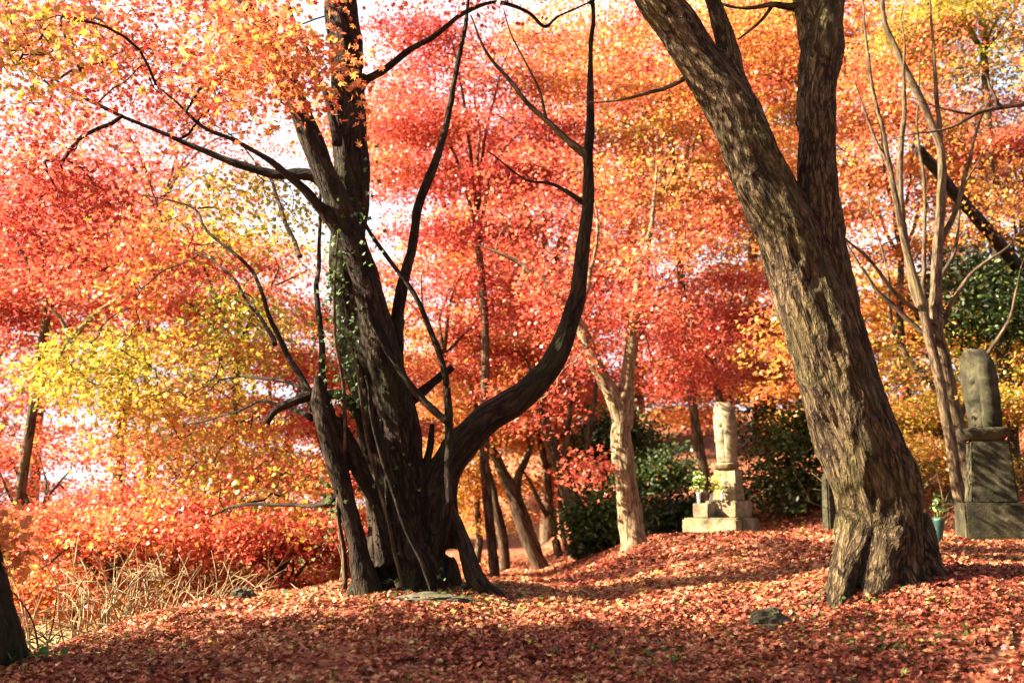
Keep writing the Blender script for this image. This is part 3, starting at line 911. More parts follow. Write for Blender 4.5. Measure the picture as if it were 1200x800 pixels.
# far trunks along the path
traced_tree("path_tree", "dark leaning trunk forking low at the left of the far path", 18.5, [
    [(640, 676, 26), (632, 660, 22), (616, 622, 23), (602, 580, 20), (585, 545, 14), (565, 500, 10), (548, 430, 6)],
    [(607, 602, 14), (606, 565, 12), (620, 530, 8), (632, 480, 5)],
], BARK_FAR, [(555, 480, 60, 50, 18.8, .6, 40, .58, .07), (600, 450, 60, 45, 19, .8, 34, .50, .08)], 0.08, 60, "two", None, seed=200)
traced_tree("path_tree", "short thick dark trunk just left of the forked trunk on the far path", 19.0, [
    [(592, 680, 18), (592, 665, 15), (590, 630, 14), (580, 590, 12), (570, 540, 8)],
], BARK_FAR, [(545, 560, 35, 40, 19.8, .4, 18, .62, .07)], 0.08, 60, "two", None, seed=210)
traced_tree("path_tree", "slim upright dark trunk right of the forked trunk on the far path", 20.0, [
    [(660, 675, 14), (655, 655, 12), (646, 600, 11), (640, 550, 9), (630, 500, 6), (626, 430, 4)],
    [(641, 605, 7), (628, 580, 6), (614, 552, 4)],
], BARK_FAR, [(625, 470, 50, 40, 20.5, .8, 30, .55, .08)], 0.08, 60, "two", None, seed=220)
traced_tree("path_tree", "thick leaning grey-brown trunk with a straight side stem at the path bend", 17.5, [
    [(696, 668, 44), (690, 645, 33), (676, 600, 28), (660, 555, 22), (640, 500, 14), (625, 440, 8)],
    [(694, 640, 16), (690, 600, 14), (688, 550, 12), (692, 500, 9), (700, 440, 6)],
    [(660, 560, 12), (664, 520, 10), (670, 470, 7)],
], BARK_FAR, [(665, 450, 55, 40, 18.6, .6, 30, .24, .08), (672, 560, 30, 40, 21.0, .8, 12, .22, .08)], 0.08, 60, "two", None, seed=230)
traced_tree("path_tree", "very thin dark pole-like trunk between the slim and the thick trunk on the path", 19.0, [
    [(672, 672, 8), (668, 655, 7), (658, 610, 7), (655, 560, 5), (652, 500, 4)],
], BARK_FAR, [(640, 430, 40, 40, 19.0, .8, 16, .35, .08)], 0.08, 60, "two", None, seed=240)

# dark trunk at the left edge of the frame, its crown outside shading the foreground
cx = at(-10, 735, 6.2)
root = thing("edge_tree", "dark tree trunk cut off by the left edge of the photo", "tree", tuple(cx))
ch = [chain_px([(-12, 775, 84, 6.2), (-10, 735, 62, 6.2), (-18, 680, 50, 6.2), (-40, 600, 54, 6.2), (-90, 430, 46, 6.1), (-160, 200, 36, 6.0), (-230, 0, 24, 5.9)], 6.2),
      chain_px([(-40, 600, 40, 6.2), (-20, 420, 26, 6.2), (-60, 250, 20, 6.2), (-80, 60, 14, 6.2)], 6.2)]
part("trunk", fused_trunk("trunk", ch, 0.02, 0.014, 300), BARK_DARK, root)
cn = Canopy(np.concatenate([resample(c[2:], 0.2) for c in ch]))
cn.sprays_world((-6.0, 5.75, 3.8), (1.6, 1.5, 2.0), 320, .42, .1, .45, .1)
cn.sprays_world((-7.6, 5.0, 4.6), (1.4, 1.2, 1.4), 90, .42, .1, .45)
cn.sprays_px(2, 628, 14, 12, 6.3, .2, 3, .5, .05, .2)
cn.grow(0.3, 0.003, 0.03)
cn.branches(BARK_DARK, root)
part("crown", cn.leaves("crown", 110, 0.066, "three", 0.5, 0.11), MAPLE, root)

def wild_tree(name, label, px, py, rx, ry, d, hue, hs=0.08, nsp=200, per=90, leaf=0.075, shape="three", depth=None, bark=BARK_FAR, mat=None,
              seed=0, group=None, lean=0.0, trunk_w=0.085, spray=0.62, hollow=0.3, base=None, flat=0.5, center=None):
    """a tree whose crown is centred on a seen spot; it stands on the ground below"""
    c = at(px, py, d) if center is None else np.array(center, float)
    sx, sz = (rx * d / F_PX, ry * d / F_PX) if center is None else (rx, ry)
    d = c[1]
    sy = depth if depth else 0.8 * sx
    bx, by = (c[0] + lean, d) if base is None else base
    bz = gz(bx, by)
    root = thing(name, label, "tree", (bx, by, bz), group)
    r = np.random.default_rng(1000 + seed)
    fork = c + np.array([0, 0, -sz * 0.55])
    if fork[2] < bz + 0.6: fork[2] = bz + 0.6
    main = np.array([[bx, by, bz - 0.3, trunk_w * 1.25], [bx, by, bz + 0.1, trunk_w], *[np.append(np.array([bx, by, bz]) + (fork - np.array([bx, by, bz])) * t + r.normal(size=3) * 0.06 * (1, 1, .3), trunk_w * (1 - .3 * t)) for t in (.35, .7)], np.append(fork, trunk_w * .66)])
    part("trunk", tube_mesh("trunk", [main], 12, 0.15, 0.12, seed), bark, root)
    nodes = [resample(main[2:], 0.25)]
    for k in range(5):
        a = 2 * PI * (k + r.uniform(0, .7)) / 5
        tip = c + np.array([math.cos(a) * sx * .6, math.sin(a) * sy * .6, sz * r.uniform(.05, .75)])
        mid = fork + (tip - fork) * .5 + np.array([0, 0, .12 * sz]) + r.normal(size=3) * .08
        q = np.array([np.append(fork, trunk_w * .45), np.append(mid, trunk_w * .28), np.append(tip, trunk_w * .12)])
        q = wobble(resample(q, 0.2), 0.06, seed + k, 1.5)
        part("limb", tube_mesh("limb", [q], 8, 0.2, 0.1, seed + k), bark, root)
        nodes.append(q)
    cn = Canopy(np.concatenate(nodes))
    tr = .8 if mat is None else 0
    cn.sprays_world(c, (sx, sy, sz), int(nsp * .55), hue, hs, spray, hollow, tr)
    for k in range(5):
        a = r.uniform(0, 2 * PI); e = r.uniform(-.7, .9)
        cc = c + np.array([math.cos(a) * sx * .75, math.sin(a) * sy * .6, e * sz * .8])
        cn.sprays_world(cc, (sx * .5, sy * .5, sz * .30), int(nsp * .11), hue + r.normal() * .10, hs, spray, .2, tr)
    cn.grow(0.3, 0.004, 0.03)
    cn.branches(bark, root, 4)
    if mat is None:
        per, leaf = int(per * 1.45), leaf * .83
    part("crown", cn.leaves("crown", per, leaf, shape, flat + (.07 if mat is None else 0), 0.06 if mat is None else .16, .25, .16), mat or MAPLE, root)
    return root

W = wild_tree
# left valley
W("valley_maple", "pinkish red maple filling the left edge behind the yellow sprays", 60, 310, 150, 95, 14, .24, .08, 140, seed=1, lean=-.6)
_r = bpy.context.scene.objects["valley_maple"]
for _c in ([(40, 455, 10), (58, 436, 9), (76, 405, 8), (112, 368, 6), (160, 335, 3)], [(80, 400, 6), (70, 372, 4), (40, 350, 2)]):
    part("limb", tube_mesh("limb", [wobble(resample(chain_px(_c, 12.6), .06), .03, 500)], 8, .06, .1, 3), BARK_PALE, _r)
W("valley_maple", "orange maple low at the far left above the dry stems", 50, 580, 150, 105, 15, .28, .09, 150, seed=2, lean=-.8)
W("valley_maple", "low orange and yellow maple behind the dry stems", 210, 590, 120, 80, 13.5, .38, .12, 130, seed=3)
W("valley_maple", "bright pink red maple behind the left foot of the big dark tree", 330, 625, 100, 75, 12.6, .28, .07, 140, seed=4, lean=-.4)
W("valley_maple", "red maple mixed with olive leaves behind the left branches", 280, 360, 130, 110, 15.5, .36, .16, 170, seed=5)
W("valley_maple", "tall red orange maple straight behind the big dark tree", 400, 520, 120, 130, 16, .34, .1, 220, seed=6)
W("valley_maple", "small yellow orange maple low behind the straw shrubs", 130, 650, 110, 60, 12.0, .40, .1, 90, seed=21, trunk_w=.07)
W("valley_maple", "sparse tall red maple far behind the upper left branches", 190, 180, 170, 130, 19, .28, .10, 120, 70, seed=23)
W("valley_maple", "low coral maple close behind the left foot of the big dark tree", 335, 668, 80, 42, 12.2, .30, .09, 80, seed=24, trunk_w=.05, spray=.45)
W("valley_maple", "low orange red maple just behind the straw shrubs at far left", 90, 690, 90, 45, 12.4, .36, .1, 80, seed=25, trunk_w=.05, spray=.45)
W("valley_maple", "orange maple low in the valley seen past the left foot of the dark tree", 372, 655, 75, 42, 15.5, .42, .1, 90, seed=26, trunk_w=.05, spray=.5)
# middle
W("red_maple", "deep red maple glowing between the dark trunk and the long right limb", 560, 170, 120, 200, 16.6, .20, .07, 260, seed=7, lean=.3)
W("red_maple", "red maple with yellow tips behind the fork of the big dark tree", 520, 360, 110, 110, 17.5, .34, .13, 180, seed=8)
W("orange_maple", "orange maple over the far path behind the long limb", 560, 520, 100, 100, 21, .60, .08, 180, leaf=.09, seed=9)
W("orange_maple", "tall orange and yellow maple behind the leaning tree", 790, 150, 140, 190, 17, .46, .11, 260, leaf=.08, seed=10, lean=.5)
W("red_maple", "pink red maple hanging behind the centre monument", 830, 380, 105, 75, 18, .28, .08, 150, leaf=.08, seed=11, lean=.6)
W("orange_maple", "peach coloured maple right of the leaning trunk", 1050, 210, 120, 190, 18, .51, .07, 240, leaf=.085, seed=12)
W("orange_maple", "orange brown maple in the right edge behind the dead trunk", 1200, 240, 110, 160, 17, .54, .08, 220, leaf=.08, seed=13)
W("green_maple", "yellow green tree with red leaves at the top right", 1150, 20, 110, 80, 16, .88, .12, 140, leaf=.08, seed=14)
W("evergreen_tree", "dark evergreen far back between the pale maple and the monument", 775, 560, 55, 45, 23, .5, .3, 60, leaf=.13, shape="oval", mat=EVERGREEN, seed=22)
W("scrub_tree", "low olive brown scrub tree behind the right monument", 1110, 500, 110, 80, 15.5, .76, .12, 170, leaf=.07, seed=15, trunk_w=.08)
W("evergreen_tree", "dark evergreen behind the right side of the centre monument", 920, 540, 60, 75, 17.5, .6, .3, 95, leaf=.10, shape="oval", mat=EVERGREEN, seed=16)
W("evergreen_tree", "dark glossy evergreen behind the right stems", 1165, 345, 75, 60, 15.6, .5, .3, 75, leaf=.10, shape="oval", mat=EVERGREEN, seed=17)
W("evergreen_tree", "dark evergreen above the far trunks behind the pale maple", 705, 500, 45, 36, 20.5, .5, .3, 50, leaf=.12, shape="oval", mat=EVERGREEN, seed=18)
W("evergreen_shrub", "low green camellia bush at the foot of the pale maple", 705, 612, 34, 34, 16.5, .8, .2, 60, leaf=.10, shape="oval", mat=EVERGREEN, seed=19, trunk_w=.05, spray=.35)
W("evergreen_shrub", "low dark bush between the pale maple and the monument", 785, 612, 36, 32, 18, .5, .25, 60, leaf=.10, shape="oval", mat=EVERGREEN, seed=20, trunk_w=.05, spray=.4)
# unseen evergreens added behind and beside the viewer to cut the sky fill
for i, (x, y, zc, rx, rz, lab) in enumerate([
    (-4.5, -3.0, 4.6, 3.0, 1.7, "unseen dark evergreen added behind the viewer on the left"),
    (1.5, -5.5, 5.2, 3.4, 2.0, "unseen dark evergreen added straight behind the viewer"),
    (6.5, -2.0, 5.0, 3.2, 1.9, "unseen dark evergreen added behind the viewer on the right"),
    (-1.0, -11.0, 5.0, 5.0, 3.2, "unseen tall dark evergreen added far behind the viewer"),
    (9.0, -9.0, 5.0, 5.0, 3.2, "unseen tall dark evergreen added far behind the viewer on the right"),
    (9.5, 4.5, 5.2, 2.4, 1.8, "unseen dark evergreen added right of the viewer outside the picture"),
]):
    W("evergreen_tree", lab, 0, 0, rx, rz, 0, .5, .2, 260, 70, .18, "oval", mat=EVERGREEN, center=(x, y, zc), seed=70 + i, spray=.8, trunk_w=.2, depth=rx * .8)
# far wood
for i, (px, py, rx, ry, d, hue, lab) in enumerate([
    (-40, 480, 160, 140, 28, .36, "far pale red maple low on the left horizon"),
    (150, 380, 150, 130, 30, .55, "far orange maple behind the yellow sprays on the left"),
    (330, 470, 150, 150, 32, .40, "far red orange maple behind the stub of the big tree"),
    (500, 500, 130, 150, 34, .60, "far yellow orange maple behind the big dark trunk"),
    (640, 260, 130, 170, 26, .32, "far pink red maple above the pale forked maple"),
    (760, 520, 110, 110, 32, .50, "far orange maple glimpsed between the pale maple and the monument"),
    (880, 200, 120, 150, 27, .58, "far yellow orange maple between the two forks"),
    (900, 400, 120, 120, 26, .46, "far orange red maple behind the centre monument"),
    (1020, 420, 110, 130, 24, .62, "far brownish orange maple right of the leaning trunk foot"),
    (1200, 430, 110, 130, 22, .72, "far olive yellow tree at the right edge"),
    (960, 40, 130, 90, 24, .52, "far orange maple behind the top of the fork"),
    (60, 280, 170, 110, 31, .30, "far pink maple behind the red leaves at the left edge"),
    (640, 420, 110, 120, 30, .36, "far red orange maple between the long limb and the pale maple"),
    (540, 180, 150, 190, 31, .38, "far tall coral maple behind the upright limb of the dark tree"),
    (740, 120, 140, 160, 30, .46, "far tall orange maple left of the top of the leaning trunk"),
]):
    W("distant_maple", lab, px, py, rx, ry, d, hue, .10, 240, 75, .12, "two", seed=40 + i, spray=.95, trunk_w=.2, group="maples of the far wood")

# ------------------------------------------------------------------ ivy on the dark tree
root = thing("ivy", "green ivy climbing the left side of the big dark trunk", "ivy", tuple(at(400, 690, 8.1)))
P, N = [], []
for (px, py, sx, sy, n) in [(398, 400, 16, 30, 120), (392, 330, 8, 30, 110), (402, 460, 14, 30, 90), (430, 250, 10, 40, 40), (392, 590, 10, 25, 50), (470, 690, 60, 10, 60), (440, 560, 30, 60, 30)]:
    for _ in range(n):
        q = at(px + RNG.normal() * sx, py + RNG.normal() * sy, 8.12 + RNG.normal() * 0.05)
        P.append(q); N.append(np.array([-.4, -1, .4]) + RNG.normal(size=3) * .5)
n = len(P)
part("foliage", leaf_mesh("foliage", np.array(P), np.array(N), RNG.uniform(.03, .06, n), RNG.uniform(0, .8, n), RNG.uniform(0, 1, n), "three", .3), IVY, root)
vine = [[(404, 690, 6), (398, 600, 5), (404, 500, 5), (396, 420, 4), (392, 330, 3), (396, 270, 2)], [(470, 700, 5), (455, 600, 4), (430, 520, 4), (420, 450, 3), (408, 400, 2)]]
for i, c in enumerate(vine):
    part("stem", tube_mesh("stem", [wobble(resample(chain_px(c, 8.08), .05), .03, 400 + i)], 6, .05, .1, i), BARK_FAR, root)

# ------------------------------------------------------------------ stone monuments
def block(sx, sy, sz, taper=1.0, bevel=0.015, rough=0.006, seed=0, topcut=0):
    import bmesh
    bm = bmesh.new()
    bmesh.ops.create_cube(bm, size=1)
    for v in bm.verts:
        k = taper if v.co.z > 0 else 1
        v.co = Vector((v.co.x * sx * k, v.co.y * sy * k, (v.co.z + .5) * sz))
    bmesh.ops.bevel(bm, geom=list(bm.edges), offset=bevel, segments=2, affect='EDGES')
    bmesh.ops.subdivide_edges(bm, edges=[e for e in bm.edges if e.calc_length() > .08], cuts=5, use_grid_fill=True)
    co = np.array([v.co for v in bm.verts])
    for k in range(3):
        d = noise3(co * 7 + k * 9.1, seed + k) * rough + noise3(co * 22 + k * 9.1, seed + k + 5) * rough * .5
        for v, q in zip(bm.verts, d):
            v.co[k] += q
    me = bpy.data.meshes.new("block"); bm.to_mesh(me); bm.free()
    me.polygons.foreach_set("use_smooth", np.ones(len(me.polygons), bool)) if False else None
    return me

def halo(w, h, t, seed=0):
    """boat-shaped halo slab with a concave front, standing on its foot"""
    n, k = 26, 14
    vs = []
    us = np.linspace(0, 1, n); ws = np.linspace(-1, 1, k)
    for side in (0, 1):
        for u in us:
            hw = w / 2 * (0.80 + 0.25 * math.sin(u * PI * .75)) * (1 - max(0, (u - .66) / .34) ** 2.6 * .86)
            for q in ws:
                x = q * hw
                lean = -0.05 * h * u * u
                dish = t * (.5 - .06 * (1 - q * q)) if side == 0 else -t * .5 * (1 - .3 * q * q)
                vs.append((x, -dish + lean * 1.0, u * h))
    vs = np.array(vs, float)
    vs += np.stack([noise3(vs * 14 + j * 7, seed + j) for j in range(3)], 1) * .007
    idx = np.arange(2 * n * k).reshape(2, n, k)
    f = []
    for i in range(n - 1):
        for j in range(k - 1):
            f.append((idx[0, i, j], idx[0, i, j + 1], idx[0, i + 1, j + 1], idx[0, i + 1, j]))
            f.append((idx[1, i, j], idx[1, i + 1, j], idx[1, i + 1, j + 1], idx[1, i, j + 1]))
        for j in (0, k - 1):
            q = (idx[0, i, j], idx[0, i + 1, j], idx[1, i + 1, j], idx[1, i, j])
            f.append(q if j == 0 else q[::-1])
    for i in (0, n - 1):
        for j in range(k - 1):
            q = (idx[0, i, j], idx[1, i, j], idx[1, i, j + 1], idx[0, i, j + 1])
            f.append(q if i == 0 else q[::-1])
    return mesh_from("halo", vs, [np.array(f)])

def figure(h, seed=0):
    """worn standing figure: robe, sleeves, neck and head in one surface"""
    prof = [(0, .0), (.02, .17), (.08, .18), (.25, .165), (.45, .17), (.60, .185), (.70, .175), (.76, .12), (.785, .062), (.81, .058), (.83, .085), (.87, .105), (.91, .108), (.95, .09), (.985, .05), (1.0, .0)]
    t = np.array([p[0] for p in prof]); r = np.array([p[1] for p in prof])
    tt = np.linspace(0, 1, 46); rr = np.interp(tt, t, r) * h
    m = 22; th = np.arange(m) / m * 2 * PI
    vs = np.stack([np.outer(rr, np.cos(th)), np.outer(rr * np.where(tt > .8, 1.0, .72), np.sin(th)), np.repeat((tt * h)[:, None], m, 1)], -1)
    # folded arms bulge and face
    x, y, z = vs[..., 0], vs[..., 1], vs[..., 2] / h
    front = np.clip(-np.sin(th), 0, 1)[None]
    y -= h * .05 * np.exp(-((z - .52) / .06) ** 2) * front
    y -= h * .022 * np.exp(-((z - .885) / .012) ** 2) * front ** 12
    y += h * .010 * np.exp(-((z - .905) / .01) ** 2) * front ** 3
    y -= h * .006 * np.sin(z * 60) * front * (z < .5)
    v = vs.reshape(-1, 3)
    v = v + np.stack([noise3(v * 16 + j * 7, seed + j) for j in range(3)], 1) * .004
    i = np.arange(46 * m).reshape(46, m)
    q = np.stack([i[:-1], np.roll(i, -1, 1)[:-1], np.roll(i, -1, 1)[1:], i[1:]], -1).reshape(-1, 4)
    return mesh_from("figure", v, [q], None, True)

def lotus(w, d, h, seed=0):
    """flaring pedestal slab with a petal rim"""
    m, k = 40, 9
    tt = np.linspace(0, 1, k)
    th = np.arange(m) / m * 2 * PI
    vs = []
    for t in tt:
        f = .78 + .24 * math.sin(t * PI * .55) - (.06 if t > .9 else 0)
        e = 1 / (np.abs(np.cos(th)) ** 4 + np.abs(np.sin(th)) ** 4) ** .25
        pet = 1 + .025 * np.cos(th * 12) * math.sin(t * PI)
        vs.append(np.stack([w / 2 * f * e * np.cos(th) * pet, d / 2 * f * e * np.sin(th) * pet, np.full(m, t * h)], 1))
    v = np.concatenate(vs)
    i = np.arange(k * m).reshape(k, m)
    q = np.stack([i[:-1], np.roll(i, -1, 1)[:-1], np.roll(i, -1, 1)[1:], i[1:]], -1).reshape(-1, 4)
    return mesh_from("lotus_base", v, [q, i[-1][None], i[0][None, ::-1]])

def place(name, me, mat, root, loc, rz=0, tilt=(0, 0)):
    o = obj(name, me, mat, root)
    o.location = loc
    o.rotation_euler = (tilt[0], tilt[1], rz)
    return o

# centre monument
b = at(846, 630, 14.0)
mz = gz(b[0], b[1]) - 0.06
root = thing("stone_statue", "tall sunlit stone statue with upright halo on stepped pale blocks, flowers at its foot", "statue", (b[0], b[1], mz))
a1 = -math.radians(35)
place("base_slab", block(.78, .80, .30, 1, .02, .008, 1), STONE_PALE, root, (0, 0, 0), a1)
place("plinth", block(.44, .56, .23, 1, .015, .008, 2), STONE_PALE, root, (.12, .06, .30), a1)
place("offering_block", block(.22, .3, .19, 1, .012, .006, 3), STONE_PALE, root, (-.24, -.13, .30), a1)
place("shaft", block(.36, .26, .42, .86, .012, .006, 4), STONE_PALE, root, (.12, .06, .53), a1)
place("lotus_base", lotus(.34, .30, .08), STONE_PALE, root, (.09, .05, .95), a1)
place("halo", halo(.34, .84, .20, 5), STONE_PALE, root, (.13, .05, 1.02), -math.radians(76))
place("figure", figure(.60, 6), STONE_PALE, root, (.055, .03, 1.025), -math.radians(76))
statue_root = root

# right monument
b = at(1168, 640, 11.0)
mz = gz(b[0], b[1]) - 0.05
root = thing("stone_statue", "shaded mossy stone statue on a tapered plinth at the right edge", "statue", (b[0], b[1], mz))
a2 = -math.radians(14)
place("base_slab", block(.80, .70, .42, 1, .02, .01, 11), STONE_MOSS_SHADED, root, (.06, 0, 0), a2)
place("shaft", block(.46, .42, .66, .80, .015, .008, 12), STONE_MOSS_SHADED, root, (-.02, .0, .42), a2)
place("lotus_base", lotus(.50, .42, .13), STONE_MOSS_SHADED, root, (-.06, 0, 1.08), a2)
place("halo", halo(.38, .88, .23, 13), STONE_MOSS_SHADED, root, (.01, .04, 1.20), -math.radians(84), (0, -.07))
place("figure", figure(.60, 14), STONE_MOSS_SHADED, root, (-.07, .02, 1.20), -math.radians(84), (0, -.07))

# low post behind the leaning tree
b = at(974, 622, 14.5)
root = thing("stone_post", "narrow grey stone post half hidden behind the leaning trunk", "post", (b[0], b[1], gz(b[0], b[1]) - .05))
place("shaft", block(.17, .17, .85, .92, .02, .006, 31), STONE_MOSS_SHADED, root, (0, 0, 0), .3)
place("cap", block(.15, .15, .05, .4, .01, .004, 32), STONE_MOSS_SHADED, root, (0, 0, .853), .3)

def lathe(name, prof, m=18):
    th = np.arange(m) / m * 2 * PI
    v = np.concatenate([np.stack([r * np.cos(th), r * np.sin(th), np.full(m, z)], 1) for z, r in prof])
    k = len(prof); i = np.arange(k * m).reshape(k, m)
    q = np.stack([i[:-1], np.roll(i, -1, 1)[:-1], np.roll(i, -1, 1)[1:], i[1:]], -1).reshape(-1, 4)
    return mesh_from(name, v, [q, i[0][None, ::-1]], None, True)

def flower_vase(label, loc, h, r, mat, hue, nl, spread, tall, group=None, tilt=0):
    root = thing("flower_vase", label, "vase", loc, group)
    root.rotation_euler = (0, tilt, 0)
    place("vase", lathe("vase", [(0, r * .75), (.02, r * .85), (h * .5, r * .8), (h * .9, r), (h, r * 1.1), (h * .985, r * .9), (h * .4, r * .7)]), mat, root, (0, 0, 0))
    st, P, N = [], [], []
    for k in range(9):
        a = RNG.uniform(0, 2 * PI); q = RNG.uniform(.2, 1) * spread
        tip = np.array([math.cos(a) * q, math.sin(a) * q, h + tall * RNG.uniform(.6, 1.1)])
        c = np.array([[0, 0, h * .5, .004], [*(tip * np.array([.4, .4, .6]) + np.array([0, 0, h * .3])), .003], [*tip, .002]])
        st.append(c)
        for _ in range(nl // 9):
            P.append(tip * (1, 1, 1) + RNG.normal(size=3) * (.03, .03, .055)); N.append(RNG.normal(size=3) + np.array([-.3, -.6, .6]))
    n = len(P)
    m = tube_mesh("stems", st, 5, .06, 0)
    fl = obj("foliage", leaf_mesh("foliage", np.array(P), np.array(N), RNG.uniform(.035, .075, n), np.clip(RNG.normal(hue, .15, n), 0, 1), RNG.uniform(0, 1, n), "oval", .3), BOUQUET, root)
    obj("stems", m, BOUQUET_STEM, fl)
    return root
BOUQUET = leaf_material("bouquet_leaf", [(0, (.05, .12, .02)), (.5, (.25, .34, .05)), (.8, (.62, .55, .10)), (1, (.75, .72, .50))], .35, .04)
BOUQUET_STEM = plain("green_stem", (.08, .16, .04), .6)
sb = statue_root.location
flower_vase("slim pale vase of green sprigs left on the monument's low ledge", (sb[0] - .32, sb[1] - .14, sb[2] + .49), .14, .026, VASE_WHITE, .35, 160, .07, .20)
flower_vase("tilted pale vase of yellow flowers beside the monument shaft", (sb[0] - .17, sb[1] - .12, sb[2] + .49), .13, .024, VASE_WHITE, .75, 150, .06, .22, None, .25)
flower_vase("short empty-looking white vase against the monument shaft", (sb[0] - .03, sb[1] - .24, sb[2] + .53), .13, .020, VASE_WHITE, .5, 18, .03, .05)
q = at(1098, 637, 10.4)
flower_vase("dark teal grave vase of leafy twigs right of the leaning trunk", (q[0], q[1], gz(q[0], q[1]) - .04), .31, .058, VASE_TEAL, .08, 54, .08, .13, None, .12)

# ------------------------------------------------------------------ rocks
def rock(name, label, px, py, d, s, seed, mat=STONE_ROCK, sink=.35):
    import bmesh
    q = at(px, py, d)
    bm = bmesh.new(); bmesh.ops.create_icosphere(bm, subdivisions=5, radius=1)
    co = np.array([v.co for v in bm.verts])
    cr = np.floor(co * 2.2 + noise3(co * 1.5, seed)[:, None]) / 2.2
    r = 1 + .22 * noise3(co * 1.6, seed) + .14 * noise3(co * 3.4, seed + 1) + .06 * noise3(co * 9, seed + 2)
    co = (co * .75 + cr * .25) * r[:, None] * np.array(s)
    for v, c in zip(bm.verts, co): v.co = c
    me = bpy.data.meshes.new(name); bm.to_mesh(me); bm.free()
    o = obj(name, me, mat)
    o.location = (q[0], q[1], gz(q[0], q[1]) + s[2] * (1 - 2 * sink))
    return tag(o, label, "rock")
rock("mossy_rock", "mossy dark rock in the leaves left of the leaning trunk's foot", 905, 731, 6.9, (.15, .12, .11), 5, STONE_ROCK, .42)
rock("flat_stone", "flat brown stone lying before the big dark tree", 505, 706, 7.9, (.26, .16, .05), 6, STONE_ROCK, .3)
rock("small_rock", "small dark rock on the crest of the left bank", 287, 697, 8.2, (.10, .09, .09), 7)
rock("small_rock", "pale grey rock below the crest by the dry stems", 243, 706, 9.0, (.16, .14, .12), 8, STONE_PALE)
rock("root_mound", "dark mossy hump at the foot of the thick path trunk", 705, 652, 16.8, (.5, .35, .22), 9, STONE_ROCK)

# ------------------------------------------------------------------ dry shrubs on the bank
def dry_shrub(label, px, py, d, n, h, spread, seed, mat=STRAW):
    r = np.random.default_rng(seed)
    q = at(px, py, d); bz = gz(q[0], q[1])
    root = thing("dry_shrub", label, "shrub", (q[0], q[1], bz))
    ch = []
    for k in range(n):
        a = r.uniform(0, 2 * PI); o = r.uniform(0, .22) * spread
        p = np.array([math.cos(a) * o, math.sin(a) * o, -.05]); dr = np.array([math.cos(a) * spread * r.uniform(.1, .7), math.sin(a) * spread * r.uniform(.1, .7), 1.0])
        hh = h * r.uniform(.55, 1.1); pts = [np.append(p, .010)]
        for s in range(5):
            dr = dr + r.normal(size=3) * .42; dr[2] = max(dr[2] - .08, .1)
            p = p + dr / np.linalg.norm(dr) * hh / 5
            pts.append(np.append(p, 0.010 * (1 - .16 * (s + 1))))
            if s in (1, 2, 3) and r.uniform() < .8:
                e = dr / np.linalg.norm(dr) + r.normal(size=3) * .7; e /= np.linalg.norm(e)
                ch.append(np.array([np.append(p, .006), np.append(p + e * hh * .16 + (0, 0, .02), .004), np.append(p + e * hh * .32, .002)]))
        ch.append(np.array(pts))
    obj("stems", tube_mesh("stems", ch, 5, .06, .1, seed), mat, root)
    return root
dry_shrub("tall pale dry shrub at the far left behind the edge trunk", 42, 735, 8.2, 14, 1.5, .6, 1)
dry_shrub("dry shrub with crooked pale stems left on the bank", 95, 725, 8.4, 16, 1.3, .8, 2)
dry_shrub("low tangled straw shrub in the middle of the left bank", 150, 712, 8.6, 26, 1.1, 1.3, 3)
dry_shrub("spreading straw coloured shrub near the pale grey rock", 200, 705, 9.0, 28, 1.1, 1.5, 4)
dry_shrub("thin dark stemmed shrub among the pale dry shrubs", 55, 740, 7.7, 6, 1.1, .6, 5, BARK_DARK)
dry_shrub("two pale dry sticks beside the left foot of the big tree", 405, 690, 9.2, 3, .6, .5, 6)
dry_shrub("thin straw shrub below the small dark rock on the crest", 250, 700, 9.8, 20, 1.1, 1.2, 9)
dry_shrub("bare twiggy shrub behind the right monument", 1080, 590, 14.0, 16, 1.6, .9, 7, BARK_PALE)
dry_shrub("bare arching shrub left of the slender stems", 1045, 560, 14.6, 14, 1.8, .9, 8, BARK_PALE)

# small green plant in the lower left corner
q = at(22, 752, 6.3)
P = q + RNG.normal(size=(180, 3)) * (.14, .16, .0)
P[:, 2] = g(P[:, 0], P[:, 1]) + RNG.uniform(.0, .10, 180)
proot = thing("leafy_plant", "small green leafy plant at the foot of the left edge trunk", "plant", (0, 0, 0))
o = obj("foliage", leaf_mesh("leafy_plant", P, RNG.normal(size=(180, 3)) * .5 + (0, -.3, .8), RNG.uniform(.03, .07, 180), RNG.uniform(.3, 1, 180), RNG.uniform(0, 1, 180), "oval"), IVY, proot)

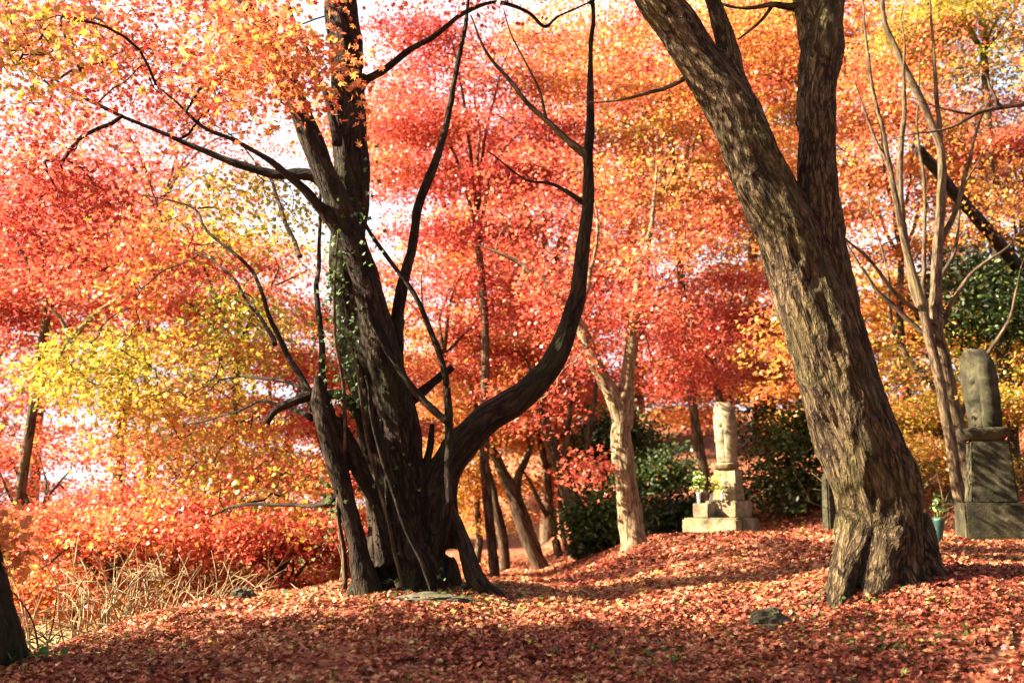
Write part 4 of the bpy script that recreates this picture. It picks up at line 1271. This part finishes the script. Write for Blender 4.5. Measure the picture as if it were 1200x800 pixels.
# sparse green sprigs among the leaves
n = 420
cs = np.array([at(430, 700, 8.0), at(500, 712, 7.7), at(975, 700, 7.2), at(560, 712, 7.9), at(920, 745, 6.6), at(760, 770, 6.2), at(1060, 770, 6.2)])
w = RNG.integers(0, len(cs), n)
P = cs[w] + RNG.normal(size=(n, 3)) * (.24, .16, 0)
P[:, 2] = g(P[:, 0], P[:, 1]) + RNG.uniform(.02, .07, n)
o = obj("green_sprigs", leaf_mesh("green_sprigs", P, RNG.normal(size=(n, 3)) * .6 + (0, -.3, .6), RNG.uniform(.02, .05, n), RNG.uniform(.4, 1, n), RNG.uniform(0, 1, n), "oval"), IVY)
tag(o, "sparse small green sprigs pushing through the fallen leaves", "ground cover", None, "stuff")
# ------------------------------------------------------------------ fallen leaves
def scatter(n, y0, y1, power):
    u = RNG.uniform(0, 1, n)
    y = (y0 ** (1 - power) + u * (y1 ** (1 - power) - y0 ** (1 - power))) ** (1 / (1 - power))
    x = RNG.uniform(-1, 1, n) * (0.58 * y + 0.6)
    return x, y
def litter(n, y0, y1, power, size, lift, shape):
    x, y = scatter(n, y0, y1, power)
    z = g(x, y); e = .05
    nx_ = -(g(x + e, y) - z) / e; ny_ = -(g(x, y + e) - z) / e
    thin = noise3(np.stack([x, y, x * 0], 1) * 1.7, 51) + .6 * noise3(np.stack([x, y, x * 0], 1) * 5.1, 52)
    keep = (z > -1.6) & (RNG.uniform(0, 1, n) < np.clip(1.15 - 1.1 * np.clip(thin - .35, 0, 1) * 2, .12, 1))
    N = np.stack([nx_, ny_, np.ones(n)], 1) + RNG.normal(size=(n, 3)) * .42
    P = np.stack([x, y, z + RNG.uniform(.004, lift, n) + .02 * noise3(np.stack([x, y, x * 0], 1) * 5, 77)], 1)
    sz = size * RNG.uniform(.6, 1.3, n)
    patch = noise3(np.stack([x, y, x * 0], 1) * 1.1, 31)
    hue = np.clip(RNG.normal(.51, .21, n) + .16 * patch + .06 * noise3(np.stack([x, y, x * 0], 1) * 4.0, 35), 0, .97)
    green = (RNG.uniform(0, 1, n) < .015)
    hue[green] = 1
    k = keep
    return P[k], N[k], sz[k], hue[k], RNG.uniform(0, 1, k.sum())
parts_ = [litter(235000, 4.3, 9.5, .2, .039, .05, "maple")]
o = obj("fallen_leaves", leaf_mesh("fallen_leaves", *parts_[0], "maple", .5), LITTER)
tag(o, "carpet of red and pink fallen maple leaves on the near ground", "leaf litter", None, "stuff")
o = obj("fallen_leaves", leaf_mesh("fallen_leaves_far", *litter(170000, 9.3, 24, .9, .056, .04, "three"), "three", .4), LITTER)
tag(o, "carpet of red fallen leaves along the mound and the far path", "leaf litter", None, "stuff")
